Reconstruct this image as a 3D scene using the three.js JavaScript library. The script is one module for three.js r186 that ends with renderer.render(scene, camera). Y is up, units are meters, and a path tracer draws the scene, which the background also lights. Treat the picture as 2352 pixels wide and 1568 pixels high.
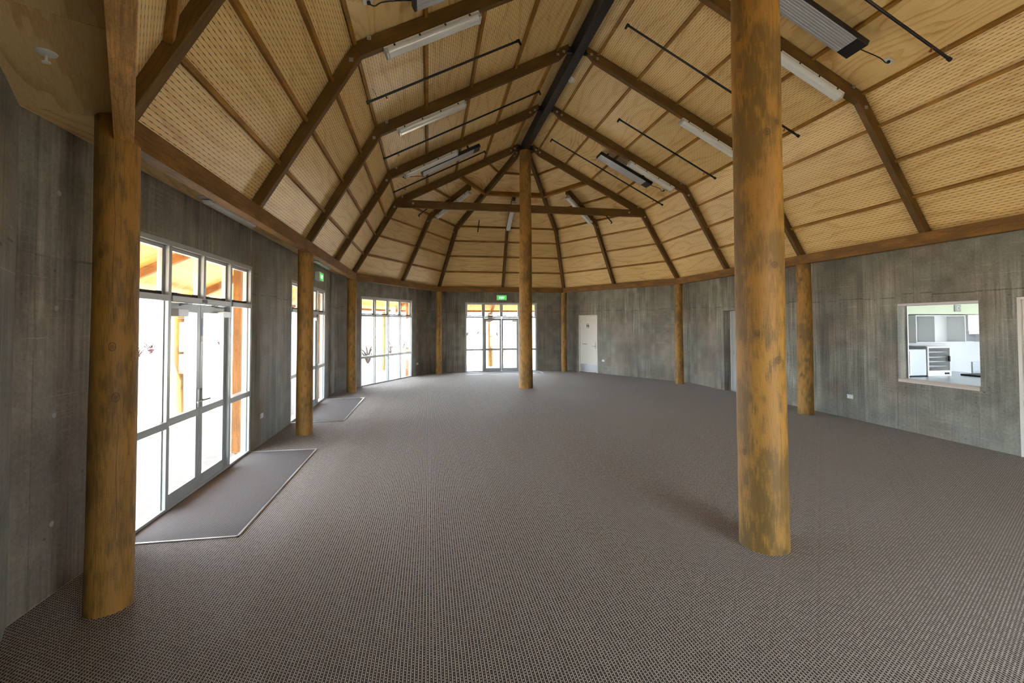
import * as THREE from 'three';
import { mergeGeometries } from 'three/addons/utils/BufferGeometryUtils.js';
import { RectAreaLightUniformsLib } from 'three/addons/lights/RectAreaLightUniformsLib.js';
import { Brush, Evaluator, SUBTRACTION } from 'three-bvh-csg';

// ---------------------------------------------------------------- camera, sky, sun, exposure
const scene = new THREE.Scene();
const renderer = new THREE.WebGLRenderer({ antialias: true });
renderer.toneMapping = THREE.LinearToneMapping;
renderer.toneMappingExposure = 3.25;
renderer.shadowMap.enabled = true;
RectAreaLightUniformsLib.init();
const camera = new THREE.PerspectiveCamera(2 * Math.atan(784 / 1047.1) * 180 / Math.PI, 2352 / 1568, 0.05, 400);
camera.rotation.order = 'YXZ';
camera.position.set(-2.626, 1.75, 12.314);
camera.rotation.set(0.0256, -0.1707, -0.002);
camera.setViewOffset(2352, 1568, 10, 66.8, 2352, 1568);          // the lens was shifted upwards
scene.background = new THREE.Color().setRGB(0.78, 0.89, 1.0);     // hazy bright sky
scene.backgroundIntensity = 7;
const sun = new THREE.DirectionalLight(new THREE.Color().setRGB(1, 0.95, 0.86), 40);
sun.position.set(-4 * 6, 15 * 6, 10 * 6);
sun.target.position.set(0, 0, 0);
sun.castShadow = true;
Object.assign(sun.shadow.camera, { left: -30, right: 30, top: 30, bottom: -30, near: 1, far: 160 });
sun.shadow.mapSize.set(4096, 4096);
sun.name = 'sun';
scene.add(sun, sun.target);

// ---------------------------------------------------------------- dimensions (metres): v across, u along the ridge to the far end, h up
const A = 4.589, B = 4.524, NEAR = -2 * B, WALL = 0.45, WT = 0.2;
const BEAM_IN = 4.498, BEAM_OUT = 4.61, HB = 2.90, HT = 3.08, SOFFIT = 3.06;
const S3 = Math.sqrt(3) / 2;
const P = (v, h, u) => new THREE.Vector3(v, h, -u);

// ---------------------------------------------------------------- helpers
let seed = 7;
const rnd = () => { seed = (seed * 1664525 + 1013904223) >>> 0; return seed / 4294967296; };
const taken = {};
const numbered = (n) => { const k = taken[n] = (taken[n] ?? -1) + 1; return k ? n + '_' + String(k).padStart(3, '0') : n; };
function thing(name, label, category, pos = [0, 0, 0], group) {
  const o = new THREE.Group(); o.name = numbered(name); o.position.set(...pos); scene.add(o);
  o.userData = { label, category }; if (group) o.userData.group = group;
  return o;
}
function structure(name, label, category = 'structure', pos = [0, 0, 0]) {
  const o = new THREE.Group(); o.name = numbered(name); o.position.set(...pos); scene.add(o);
  o.userData = { label, category, kind: 'structure' };
  return o;
}
function part(parent, name, geo, mat, label) {                       // geometry in the parent's own axes
  const m = new THREE.Mesh(geo, mat); m.name = name; m.castShadow = m.receiveShadow = true; parent.add(m);
  if (label) m.userData.label = label;
  return m;
}
function wpart(parent, name, geo, mat, label) {                      // geometry in world axes, parent only moved
  const p = parent.position; geo.translate(-p.x, -p.y, -p.z);
  return part(parent, name, geo, mat, label);
}
function copyOf(o, label) { const c = o.clone(); c.name = numbered(o.name.replace(/_\d{3}$/, '')); c.userData = { ...o.userData, label }; scene.add(c); return c; }

// a box with chamfered edges, uv in metres, long side along x
function cbox(sx, sy, sz, c = 0.003, uo = 0, vo = 0) {
  c = Math.min(c, sx / 3, sy / 3, sz / 3);
  const s = [sx / 2, sy / 2, sz / 2], pos = [], uv = [];
  const poly = (pts) => {
    const a = pts[0], n = new THREE.Vector3().subVectors(pts[1], a).cross(new THREE.Vector3().subVectors(pts[2], a));
    const mid = pts.reduce((m, p) => m.add(p), new THREE.Vector3());
    if (n.dot(mid) < 0) { pts.reverse(); n.negate(); }
    const ax = Math.abs(n.x), ay = Math.abs(n.y), az = Math.abs(n.z);
    for (let k = 1; k + 1 < pts.length; k++) for (const p of [pts[0], pts[k], pts[k + 1]]) {
      pos.push(p.x, p.y, p.z);
      if (ax > ay && ax > az) uv.push(p.z + uo, p.y + vo); else if (ay >= az) uv.push(p.x + uo, p.z + vo); else uv.push(p.x + uo, p.y + vo);
    }
  };
  const V = (x, y, z) => new THREE.Vector3(x, y, z);
  const at = (i, a, j, b, k, d) => { const w = [0, 0, 0]; w[i] = a; w[j] = b; w[k] = d; return V(...w); };
  for (let i = 0; i < 3; i++) {
    const j = (i + 1) % 3, k = (i + 2) % 3;
    for (const g of [-1, 1]) poly([[-1, -1], [1, -1], [1, 1], [-1, 1]].map(([p, q]) => at(i, g * s[i], j, p * (s[j] - c), k, q * (s[k] - c))));
    for (const p of [-1, 1]) for (const q of [-1, 1]) poly([at(i, -(s[i] - c), j, p * s[j], k, q * (s[k] - c)), at(i, s[i] - c, j, p * s[j], k, q * (s[k] - c)), at(i, s[i] - c, j, p * (s[j] - c), k, q * s[k]), at(i, -(s[i] - c), j, p * (s[j] - c), k, q * s[k])]);
  }
  for (const x of [-1, 1]) for (const y of [-1, 1]) for (const z of [-1, 1]) poly([V(x * s[0], y * (s[1] - c), z * (s[2] - c)), V(x * (s[0] - c), y * s[1], z * (s[2] - c)), V(x * (s[0] - c), y * (s[1] - c), z * s[2])]);
  const g = new THREE.BufferGeometry();
  g.setAttribute('position', new THREE.Float32BufferAttribute(pos, 3));
  g.setAttribute('uv', new THREE.Float32BufferAttribute(uv, 2));
  g.computeVertexNormals();
  return g;
}
// box by its limits in local axes
const lbox = (x0, x1, y0, y1, z0, z1, c = 0.002) => cbox(x1 - x0, y1 - y0, z1 - z0, c, rnd() * 7, rnd() * 7).translate((x0 + x1) / 2, (y0 + y1) / 2, (z0 + z1) / 2);
// upright box limits with grain along y
function vbox(x0, x1, y0, y1, z0, z1, c = 0.002) { return cbox(y1 - y0, x1 - x0, z1 - z0, c, rnd() * 7, rnd() * 7).rotateZ(Math.PI / 2).translate((x0 + x1) / 2, (y0 + y1) / 2, (z0 + z1) / 2); }
// bar from a to b; d is its size along "up", w across
function bar(a, b, w, d, up = new THREE.Vector3(0, 1, 0), c = 0.003) {
  const x = new THREE.Vector3().subVectors(b, a), L = x.length(); x.normalize();
  const z = new THREE.Vector3().crossVectors(x, up).normalize(), y = new THREE.Vector3().crossVectors(z, x);
  const m = new THREE.Matrix4().makeBasis(x, y, z).setPosition(a.clone().add(b).multiplyScalar(0.5));
  return cbox(L, d, w, c, rnd() * 7, rnd() * 7).applyMatrix4(m);
}
// uv in metres with u along an axis
function uvAlong(g, axis, uo = rnd() * 7, vo = rnd() * 7) {
  g = g.index ? g.toNonIndexed() : g;
  const p = g.attributes.position, uv = new Float32Array(p.count * 2), a = new THREE.Vector3(), b = new THREE.Vector3(), c = new THREE.Vector3(), n = new THREE.Vector3(), t = new THREE.Vector3();
  for (let i = 0; i < p.count; i += 3) {
    a.fromBufferAttribute(p, i); b.fromBufferAttribute(p, i + 1); c.fromBufferAttribute(p, i + 2);
    n.subVectors(b, a).cross(t.subVectors(c, a)).normalize();
    let cross = new THREE.Vector3().crossVectors(n, axis), ax = axis;
    if (cross.length() < 0.2) { ax = new THREE.Vector3(axis.y, axis.z, axis.x); cross = new THREE.Vector3().crossVectors(n, ax); }
    cross.normalize();
    [a, b, c].forEach((q, k) => { uv[(i + k) * 2] = q.dot(ax) + uo; uv[(i + k) * 2 + 1] = q.dot(cross) + vo; });
  }
  g.setAttribute('uv', new THREE.BufferAttribute(uv, 2));
  return g;
}
// plate from a convex outline (3D points in one plane), thickness towards -inward; uv in metres along uDir
function plate(pts, inward, thick, uDir, uo = 0, vo = 0, origin = pts[0]) {
  const pos = [], back = pts.map((p) => p.clone().addScaledVector(inward, -thick)), n = pts.length, uv = [];
  const vDir = new THREE.Vector3().crossVectors(inward, uDir).normalize();
  const put = (q) => { pos.push(q.x, q.y, q.z); const d = q.clone().sub(origin); uv.push(d.dot(uDir) + uo, d.dot(vDir) + vo); };
  const nn = new THREE.Vector3().subVectors(pts[1], pts[0]).cross(new THREE.Vector3().subVectors(pts[2], pts[0]));
  const F = nn.dot(inward) > 0 ? pts : pts.slice().reverse(), K = nn.dot(inward) > 0 ? back : back.slice().reverse();
  for (let k = 1; k + 1 < n; k++) { put(F[0]); put(F[k]); put(F[k + 1]); put(K[0]); put(K[k + 1]); put(K[k]); }
  for (let k = 0; k < n; k++) { const l = (k + 1) % n; put(F[k]); put(K[k]); put(K[l]); put(F[k]); put(K[l]); put(F[l]); }
  const g = new THREE.BufferGeometry();
  g.setAttribute('position', new THREE.Float32BufferAttribute(pos, 3)); g.setAttribute('uv', new THREE.Float32BufferAttribute(uv, 2)); g.computeVertexNormals();
  return g;
}
// upright prism over a plan outline of [v, u]
function prism(plan, h0, h1, bevel = 0) {
  const sh = new THREE.Shape(plan.map(([v, u]) => new THREE.Vector2(v, u)));
  return new THREE.ExtrudeGeometry(sh, { depth: h1 - h0 - 2 * bevel, bevelEnabled: bevel > 0, bevelSize: bevel, bevelThickness: bevel, bevelOffset: -bevel, bevelSegments: 1 }).translate(0, 0, h0 + bevel).applyMatrix4(new THREE.Matrix4().makeBasis(new THREE.Vector3(1, 0, 0), new THREE.Vector3(0, 0, -1), new THREE.Vector3(0, 1, 0)));
}
const cyl = (r0, r1, h, n = 16) => new THREE.CylinderGeometry(r1, r0, h, n);
function rod(a, b, r, n = 10) {
  const d = new THREE.Vector3().subVectors(b, a), L = d.length();
  return new THREE.CylinderGeometry(r, r, L, n).applyQuaternion(new THREE.Quaternion().setFromUnitVectors(new THREE.Vector3(0, 1, 0), d.normalize())).translate((a.x + b.x) / 2, (a.y + b.y) / 2, (a.z + b.z) / 2);
}
const V3 = (x, y, z) => new THREE.Vector3(x, y, z);

// ---------------------------------------------------------------- procedural textures
function field(W, H, cx, cy, s) {                                   // tileable smooth noise 0..1
  let q = (s * 2654435761 + 12345) >>> 0;
  const L = new Float32Array(cx * cy); for (let i = 0; i < L.length; i++) { q ^= q << 13; q >>>= 0; q ^= q >>> 17; q ^= q << 5; q >>>= 0; L[i] = q / 4294967296; }
  const o = new Float32Array(W * H), xi = new Int32Array(W), xj = new Int32Array(W), xf = new Float32Array(W);
  for (let x = 0; x < W; x++) { const f = x / W * cx, i = Math.floor(f), t = f - i; xi[x] = i % cx; xj[x] = (i + 1) % cx; xf[x] = t * t * (3 - 2 * t); }
  for (let y = 0; y < H; y++) {
    const f = y / H * cy, i = Math.floor(f), t0 = f - i, t = t0 * t0 * (3 - 2 * t0), r0 = (i % cy) * cx, r1 = ((i + 1) % cy) * cx;
    for (let x = 0; x < W; x++) { const a = L[r0 + xi[x]], b = L[r0 + xj[x]], c = L[r1 + xi[x]], d = L[r1 + xj[x]], w = xf[x]; o[y * W + x] = (a + (b - a) * w) * (1 - t) + (c + (d - c) * w) * t; }
  }
  return o;
}
const clamp = (x, a = 0, b = 1) => Math.min(b, Math.max(a, x));
const sm = (x, a, b) => { const t = clamp((x - a) / (b - a)); return t * t * (3 - 2 * t); };
function texture(W, H, fn, sizeU, sizeV, srgb = true) {             // fn(x, y, i) -> [r, g, b] 0..255
  const d = new Uint8Array(W * H * 4);
  for (let y = 0, i = 0; y < H; y++) for (let x = 0; x < W; x++, i++) { const c = fn(x, y, i); d[i * 4] = c[0]; d[i * 4 + 1] = c[1]; d[i * 4 + 2] = c[2]; d[i * 4 + 3] = 255; }
  const t = new THREE.DataTexture(d, W, H); t.wrapS = t.wrapT = THREE.RepeatWrapping; t.magFilter = THREE.LinearFilter; t.minFilter = THREE.LinearMipmapLinearFilter; t.generateMipmaps = true;
  if (srgb) t.colorSpace = THREE.SRGBColorSpace;
  t.repeat.set(1 / sizeU, 1 / sizeV); t.needsUpdate = true;
  return t;
}
const mixc = (a, b, t) => [a[0] + (b[0] - a[0]) * t, a[1] + (b[1] - a[1]) * t, a[2] + (b[2] - a[2]) * t];
const std = (o) => new THREE.MeshStandardMaterial({ roughness: 0.6, metalness: 0, ...o });
const rgb = (r, g, b) => new THREE.Color().setStyle(`rgb(${r},${g},${b})`);

// concrete: 8 m x 3.06 m, cast against form boards, streaks and stains
let concreteTone;
{
  const W = 2048, H = 1024, N = W * H, t = new Float32Array(N);
  const big = field(W, H, 11, 4, 1), mid = field(W, H, 46, 18, 2), fine = field(W, H, 420, 170, 3), grain = field(W, H, 1024, 512, 4), str1 = field(W, H, 150, 3, 5), str2 = field(W, H, 460, 6, 6), mask = field(W, H, 9, 3, 7), hl = field(W, H, 60, 40, 8), hue = field(W, H, 14, 6, 9), strk = field(W, H, 900, 14, 10), mesh = field(W, H, 24, 8, 26);
  const boards = Array.from({ length: 28 }, () => [rnd(), rnd()]);
  for (let y = 0; y < H; y++) {
    const h = y / H * 3.06;
    for (let x = 0; x < W; x++) {
      const i = y * W + x, b = Math.floor(x / W * 14 + 0.25 * 0), up = h > 2.2 + 0.06 * (boards[b % 14][0] - 0.5) ? 1 : 0;
      let k = 0.5 + (big[i] - 0.5) * 0.34 + (mid[i] - 0.5) * 0.26 + (fine[i] - 0.5) * 0.16 + (grain[i] - 0.5) * 0.12;
      k += (boards[(b % 14) + 14 * up][1] - 0.5) * 0.2;
      k += ((str1[i] - 0.5) * 0.3 + (str2[i] - 0.5) * 0.3 + (strk[i] - 0.5) * 0.2) * (0.25 + 0.9 * sm(mask[i], 0.3, 0.75));
      const j = Math.abs(h - 2.2 - 0.06 * (boards[b % 14][0] - 0.5)); if (j < 0.008) k -= 0.42 * sm(hl[i], 0.25, 0.6);
      const bx = (x / W * 14) % 1; if (bx < 0.012) k -= 0.22 * sm(mid[i], 0.3, 0.6);
      const row = (h / 0.128) % 1; if (row < 0.04) k += 0.36 * sm(hl[i], 0.45, 0.8) * sm(big[i], 0.3, 0.6);
      const m = sm(mesh[i], 0.68, 0.9) * 0.5; if (m > 0) { const gx = (x / W * 8 / 0.07) % 1, gy = (h / 0.045) % 1; if (gx < 0.12 || gy < 0.16) k += 0.22 * m; else k -= 0.06 * m; }
      t[i] = 0.5 + (k - 0.5) * 0.85;
    }
  }
  for (let n = 0; n < 900; n++) { const x = Math.floor(rnd() * W), y = Math.floor(rnd() * H), r = rnd() < 0.1 ? 3 : 1; for (let dy = -r; dy <= r; dy++) for (let dx = -r; dx <= r; dx++) if (dx * dx + dy * dy <= r * r) t[((y + dy + H) % H) * W + (x + dx + W) % W] -= 0.3; }
  concreteTone = { W, H, t, hue };
}
const concreteMap = texture(2048, 1024, (x, y, i) => { const { t, hue } = concreteTone, k = clamp(t[i]); return mixc(mixc([74, 74, 65], [77, 71, 61], sm(hue[i], 0.4, 0.7)), mixc([182, 180, 164], [180, 171, 153], sm(hue[i], 0.4, 0.7)), k); }, 8, 3.06);
const concreteBump = texture(2048, 1024, (x, y, i) => { const k = clamp(concreteTone.t[i] * 0.8 + 0.1) * 255; return [k, k, k]; }, 8, 3.06, false);
const M = {};
M.concrete = std({ map: concreteMap, bumpMap: concreteBump, bumpScale: 0.004, roughness: 0.62 });

// plywood: rotary cut pine; one plain, one with slots (black felt behind the slots)
function plyTone(W, H, sx, sy, s) {
  const warp = field(W, H, 2, 4, s), warp2 = field(W, H, 4, 9, s + 1), warp3 = field(W, H, 14, 48, s + 2), fibre = field(W, H, 40, 512, s + 3), patch = field(W, H, 7, 6, s + 4), fine = field(W, H, 200, 512, s + 5);
  const t = new Float32Array(W * H);
  for (let y = 0; y < H; y++) for (let x = 0; x < W; x++) {
    const i = y * W + x, f = y / H * 6 + 4.2 * warp[i] + 1.1 * warp2[i] + 0.2 * warp3[i], w = f - Math.floor(f);
    let k = sm(w, 0.45, 0.93) * (1 - sm(w, 0.95, 1)); k *= 0.3 + 0.8 * patch[i];
    t[i] = clamp(k * 0.5 + (fibre[i] - 0.5) * 0.3 + (fine[i] - 0.5) * 0.2 + (patch[i] - 0.5) * 0.22 + 0.06, 0, 1);
  }
  return t;
}
const PLY_L = [238, 206, 142], PLY_D = [184, 131, 64];
{
  const W = 1024, H = 1024, t = plyTone(W, H, 2.4, 1.2, 30);
  M.plyMap = texture(W, H, (x, y, i) => mixc(PLY_L, PLY_D, t[i]), 2.4, 1.2);
}
{
  const W = 2048, H = 1024, t = plyTone(W, H, 2.352, 1.12, 50), cell = W / 24, pitch = H / 32;
  M.slotMap = texture(W, H, (x, y, i) => {
    const row = Math.floor(y / pitch), dy = Math.abs(y - (row + 0.5) * pitch), dx = ((x + (row % 2) * cell / 2) % cell);
    let c = mixc(PLY_L, PLY_D, t[i] * 0.62);
    if (dy < 1.6) c = mixc(c, [70, 46, 24], 0.66);
    if (dy < 2.5 && dx < cell * 0.41) c = [16, 12, 9];
    return c;
  }, 2.352, 1.12);
}
M.ply = [1, 0.95, 0.9].map((k) => std({ map: M.plyMap, color: new THREE.Color(k, k, k * 0.99), roughness: 0.42 }));
M.slot = [1, 0.96, 0.92].map((k) => std({ map: M.slotMap, color: new THREE.Color(k, k, k * 0.99), roughness: 0.42 }));

// sawn timber grain (tinted by each material)
{
  const W = 1024, H = 256, warp = field(W, H, 4, 3, 70), f1 = field(W, H, 14, 128, 71), f2 = field(W, H, 60, 256, 72), bl = field(W, H, 10, 5, 73), sp = field(W, H, 200, 90, 74);
  M.timberMap = texture(W, H, (x, y, i) => {
    const w = (y / H * 9 + 3 * warp[i]) % 1, k = clamp(0.82 + (f1[i] - 0.5) * 0.15 + (f2[i] - 0.5) * 0.12 - 0.08 * sm(w, 0.6, 0.95) + (bl[i] - 0.5) * 0.2 + (sp[i] - 0.5) * 0.1, 0, 1) * 255;
    return [k, k * 0.985, k * 0.96];
  }, 2.0, 0.4);
}
const timber = (r, g, b, rough = 0.68) => std({ map: M.timberMap, color: rgb(r, g, b), roughness: rough });
M.rafter = timber(124, 91, 28); M.purlin = timber(186, 135, 42); M.beam = timber(156, 112, 42); M.beamLit = timber(252, 190, 98);  // the last one is beam timber brightened in colour to look lit

// peeled poles, stained: 1 round x 3.3 m
{
  const W = 1024, H = 2048, a = field(W, H, 7, 12, 80), b = field(W, H, 26, 40, 81), c = field(W, H, 120, 60, 82), d = field(W, H, 340, 40, 83), e = field(W, H, 90, 500, 84), g = field(W, H, 12, 5, 85), fine = field(W, H, 512, 512, 86);
  const knots = Array.from({ length: 13 }, () => [rnd() * W, rnd() * H, 8 + rnd() * 12]), cracks = Array.from({ length: 9 }, () => [rnd() * W, rnd() * H, 200 + rnd() * 420, rnd() * 9]);
  const t = new Float32Array(W * H), dk = new Float32Array(W * H);
  for (let i = 0; i < W * H; i++) t[i] = 0.5 + (a[i] - 0.5) * 0.55 + (b[i] - 0.5) * 0.4 + (c[i] - 0.5) * 0.3 + (d[i] - 0.5) * 0.2 + (e[i] - 0.5) * 0.12 + (fine[i] - 0.5) * 0.16;
  for (const [kx, ky, r] of knots) for (let y = -60; y <= 60; y++) for (let x = -60; x <= 60; x++) {
    const X = (Math.floor(kx) + x + W) % W, Y = (Math.floor(ky) + y + H) % H, q = Math.hypot(x / 1.5, y) / r;
    if (q < 2.2) { t[Y * W + X] -= 0.22 * (1 - q / 2.2); dk[Y * W + X] = Math.max(dk[Y * W + X], 0.42 * (1 - sm(Math.abs(q - 0.9), 0, 0.22)), 0.25 * (1 - sm(q, 0.3, 0.8))); }
  }
  for (const [cx, cy, L, w] of cracks) for (let y = 0; y < L; y++) { const X = (Math.floor(cx + Math.sin(y / 60 + w) * 5) + W) % W, Y = (Math.floor(cy) + y) % H; dk[Y * W + X] = 0.75; dk[Y * W + (X + 1) % W] = 0.5; }
  M.poleMap = texture(W, H, (x, y, i) => { const k = clamp(t[i]), col = mixc(mixc([112, 87, 38], [126, 96, 48], g[i]), mixc([174, 127, 44], [166, 122, 60], g[i]), sm(k, 0.22, 0.76)); return mixc(col, [46, 32, 16], dk[i]); }, 1, 3.3);
  M.poleBump = texture(W, H, (x, y, i) => { const k = clamp(t[i] * 0.7 + 0.15 - dk[i] * 0.4) * 255; return [k, k, k]; }, 1, 3.3, false);
}
M.pole = std({ map: M.poleMap, bumpMap: M.poleBump, bumpScale: 0.004, roughness: 0.62 });

// carpet: 16 ribs of 18.6 mm with pale cords and flecks
{
  const W = 1024, H = 1024, n1 = field(W, H, 16, 32, 90), n2 = field(W, H, 128, 256, 91), n3 = field(W, H, 512, 512, 92), f = Array.from({ length: 16 * 32 }, () => rnd());
  const tone = (x, y, i) => {
    const rx = x / 64, rib = Math.floor(rx), q = rx - rib, ry = y / 64 + (rib % 2) * 0.5, bd = Math.floor(ry), p = ry - bd;
    const cord = 1 - sm(Math.abs(q - 0.18), 0.11, 0.21), bead = (1 - sm(Math.hypot((q - 0.66) * 1.15, (p - 0.5) * 0.8), 0.13, 0.25)) * (0.45 + 0.75 * f[rib * 32 + (bd & 15)]);
    return [cord * (0.8 + 0.4 * n2[i]), bead, n1[i], n3[i]];
  };
  M.carpetMap = texture(W, H, (x, y, i) => { const [c, b, n, m] = tone(x, y, i); return mixc(mixc([54 + 8 * m, 48 + 6 * m, 45 + 5 * m], [216, 208, 196], clamp(c * 0.95)), [244, 241, 236], clamp(b * 0.97)).map((k) => k * (0.86 + 0.2 * m + 0.06 * n)); }, 0.2976, 0.304);
  M.carpetBump = texture(W, H, (x, y, i) => { const [c, b] = tone(x, y, i), k = clamp(0.15 + 0.7 * Math.max(c, b)) * 255; return [k, k, k]; }, 0.2976, 0.304, false);
}
M.carpet = new THREE.MeshPhysicalMaterial({ map: M.carpetMap, bumpMap: M.carpetBump, bumpScale: 0.0022, roughness: 0.9, sheen: 0.3, sheenRoughness: 0.4, sheenColor: new THREE.Color(0.8, 0.79, 0.78) });
// entrance matting: fine ribs
{
  const W = 256, H = 256, n = field(W, H, 64, 200, 95), m = field(W, H, 200, 40, 96);
  M.matMap = texture(W, H, (x, y, i) => { const q = (x / 32) % 1, k = sm(Math.abs(q - 0.5), 0.14, 0.3); return mixc([128 + 30 * n[i], 126 + 28 * n[i], 126 + 26 * n[i]], [38 + 18 * m[i], 36 + 16 * m[i], 38 + 16 * m[i]], k); }, 0.112, 0.112);
}
M.mat = std({ map: M.matMap, roughness: 0.9 });

// other materials
M.alu = std({ color: rgb(176, 182, 182), roughness: 0.38, metalness: 0.25 });
M.aluTrim = std({ color: rgb(205, 208, 212), roughness: 0.3, metalness: 0.6 });
M.gasket = std({ color: rgb(40, 42, 42), roughness: 0.6 });
M.glass = new THREE.MeshPhysicalMaterial({ color: 0xffffff, transmission: 1, thickness: 0, roughness: 0, ior: 1.5 });
M.black = std({ color: rgb(24, 24, 26), roughness: 0.5 });
M.ridge = std({ color: rgb(34, 34, 37), roughness: 0.42, metalness: 0.2 });
M.steel = std({ color: rgb(176, 178, 180), roughness: 0.35, metalness: 0.8 });
M.white = std({ color: rgb(232, 231, 226), roughness: 0.5 });
M.whiteGloss = std({ color: rgb(236, 236, 234), roughness: 0.25 });
M.doorWhite = std({ color: rgb(226, 223, 212), roughness: 0.45 });
M.acrylic = std({ color: rgb(214, 217, 216), roughness: 0.16 });
M.acrylicEnd = std({ color: rgb(190, 194, 193), roughness: 0.2 });
M.heaterFace = std({ color: rgb(178, 181, 184), roughness: 0.4, metalness: 0.5 });
M.copper = std({ color: rgb(180, 110, 70), roughness: 0.35, metalness: 0.8 });
M.plug = std({ color: rgb(158, 162, 158), roughness: 0.7 });
M.joint = std({ color: rgb(150, 150, 140), roughness: 0.8 });
M.socket = std({ color: rgb(210, 212, 212), roughness: 0.35 });
M.stain = timber(176, 118, 52);
M.kitchenWall = std({ color: rgb(232, 236, 238), roughness: 0.6 });
M.cabinet = std({ color: rgb(236, 238, 238), roughness: 0.35 });
M.cladding = std({ color: rgb(120, 122, 120), roughness: 0.5, metalness: 0.3 });

// ---------------------------------------------------------------- outlines
// the pole polygon offset outwards by d: corners [v, u], from the near right corner round the far end
function outline(d) {
  const r = [[A + d, 0.268 * d], [A / 2 + 0.5774 * d, A * S3 + d], [-A / 2 - 0.5774 * d, A * S3 + d], [-A - d, 0.268 * d]];
  const n = [[-A - d, NEAR - 0.268 * d], [-A / 2 - 0.5774 * d, NEAR - A * S3 - d], [A / 2 + 0.5774 * d, NEAR - A * S3 - d], [A + d, NEAR - 0.268 * d]];
  return [...r, ...n];
}

// ---------------------------------------------------------------- floor, ground, path
{
  const fl = structure('floor', 'dark brown ribbed carpet with pale flecks covering the hall floor', 'carpet');
  part(fl, 'carpet', uvAlong(prism(outline(WALL + 0.05), -0.02, 0), V3(1, 0, 0), 0, 0), M.carpet);
  // path slab round the hall and pale ground beyond
  const gt = field(512, 512, 60, 60, 110), gt2 = field(512, 512, 300, 300, 111);
  const gravel = texture(512, 512, (x, y, i) => mixc([112, 101, 86], [142, 131, 114], clamp(gt[i] * 0.6 + gt2[i] * 0.6 - 0.1)), 2.5, 2.5);
  const slab = texture(512, 512, (x, y, i) => mixc([112, 109, 104], [136, 133, 128], clamp(gt[i] * 0.4 + gt2[i] * 0.5)), 3, 3);
  const path = structure('path', 'pale concrete path under the veranda outside the glass doors', 'path');
  part(path, 'slab', uvAlong(prism(outline(WALL + 2.9), -0.14, -0.025), V3(1, 0, 0), 0, 0), std({ map: slab, roughness: 0.8 }));
  const ground = structure('ground', 'sunlit bark mulch ground beyond the path', 'ground');
  part(ground, 'mulch', uvAlong(new THREE.BoxGeometry(160, 0.2, 160).translate(0, -0.22, 0), V3(1, 0, 0), 0, 0), std({ map: gravel, roughness: 0.95 }));
}

// ---------------------------------------------------------------- walls
// each wall has its own axes: x along the wall, y up, z into the room
const WALLS = {};
function wall(side, n, dist, x0, x1, openings, joints, label, plugs = []) {
  const g = structure('wall_' + side, label, 'wall', [n[0] * dist, 0, -n[1] * dist]);
  g.rotation.y = Math.atan2(-n[0], n[1]);
  const HW = 3.6, edges = [x0, ...joints, x1];
  for (let e = 0; e + 1 < edges.length; e++) {
    const a = edges[e] + (e ? 0.005 : 0), b = edges[e + 1] - (e + 2 < edges.length ? 0.005 : 0);
    const xs = [a, b], ys = [-0.1, HW];
    for (const o of openings) { for (const x of [o[0], o[1]]) if (x > a && x < b) xs.push(x); ys.push(o[2], o[3]); }
    xs.sort((p, q) => p - q); ys.sort((p, q) => p - q);
    const cells = [];
    for (let i = 0; i + 1 < xs.length; i++) for (let j = 0; j + 1 < ys.length; j++) {
      if (xs[i + 1] - xs[i] < 1e-4 || ys[j + 1] - ys[j] < 1e-4) continue;
      const cx = (xs[i] + xs[i + 1]) / 2, cy = (ys[j] + ys[j + 1]) / 2;
      if (openings.some((o) => cx > o[0] && cx < o[1] && cy > o[2] && cy < o[3])) continue;
      const w = xs[i + 1] - xs[i], h = ys[j + 1] - ys[j], bg = new THREE.BoxGeometry(w, h, WT).translate(cx, cy, -WT / 2).toNonIndexed();
      const p = bg.attributes.position, nm = bg.attributes.normal, uv = bg.attributes.uv;
      for (let k = 0; k < p.count; k++) uv.setXY(k, (Math.abs(nm.getX(k)) > 0.5 ? p.getZ(k) + p.getX(k) : p.getX(k)) + g.userData.label.length * 1.37, Math.abs(nm.getY(k)) > 0.5 ? p.getZ(k) : p.getY(k));
      cells.push(bg);
    }
    part(g, 'concrete_panel', mergeGeometries(cells), M.concrete);
    if (e) { const oo = openings.filter((o) => o[0] < edges[e] && o[1] > edges[e]); let lo = -0.1; for (const o of oo) { if (o[2] > lo) part(g, 'joint_sealant', lbox(edges[e] - 0.0045, edges[e] + 0.0045, lo, o[2], -WT, -0.004, 0), M.joint); lo = o[3]; } part(g, 'joint_sealant', lbox(edges[e] - 0.0045, edges[e] + 0.0045, lo, HW, -WT, -0.004, 0), M.joint); }
  }
  for (const [x, y] of plugs) part(g, 'tie_hole_plug', new THREE.CylinderGeometry(0.018, 0.018, 0.02, 14).rotateX(Math.PI / 2).translate(x, y, -0.009), M.plug);
  WALLS[side] = g;
  return g;
}
const HEX = A * S3 + WALL, SIDE = A + WALL, OPEN = 2.55;
const ext = 0.05, ext2 = 0.11;
const D1 = -6.85, D2 = -2.33;                                         // middles of the two left door sets (along u)
wall('left', [-1, 0], SIDE, NEAR - 0.12 - ext, 0.12 + ext, [[D1 - 1.35, D1 + 1.35, -0.02, OPEN], [D2 - 1.35, D2 + 1.35, -0.02, OPEN]], [-4.62], 'stained grey concrete wall with two glazed door sets, behind the left poles', [[-8.86, 0.46], [-8.86, 1.16], [-8.86, 1.86], [-8.86, 2.62]]);
wall('far_left', [-S3, 0.5], HEX, -2.416 - ext, 2.554 + ext2, [[-1.37, 1.29, -0.02, OPEN]], [0.1], 'grey concrete wall around the tall four-light window at the far left');
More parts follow.
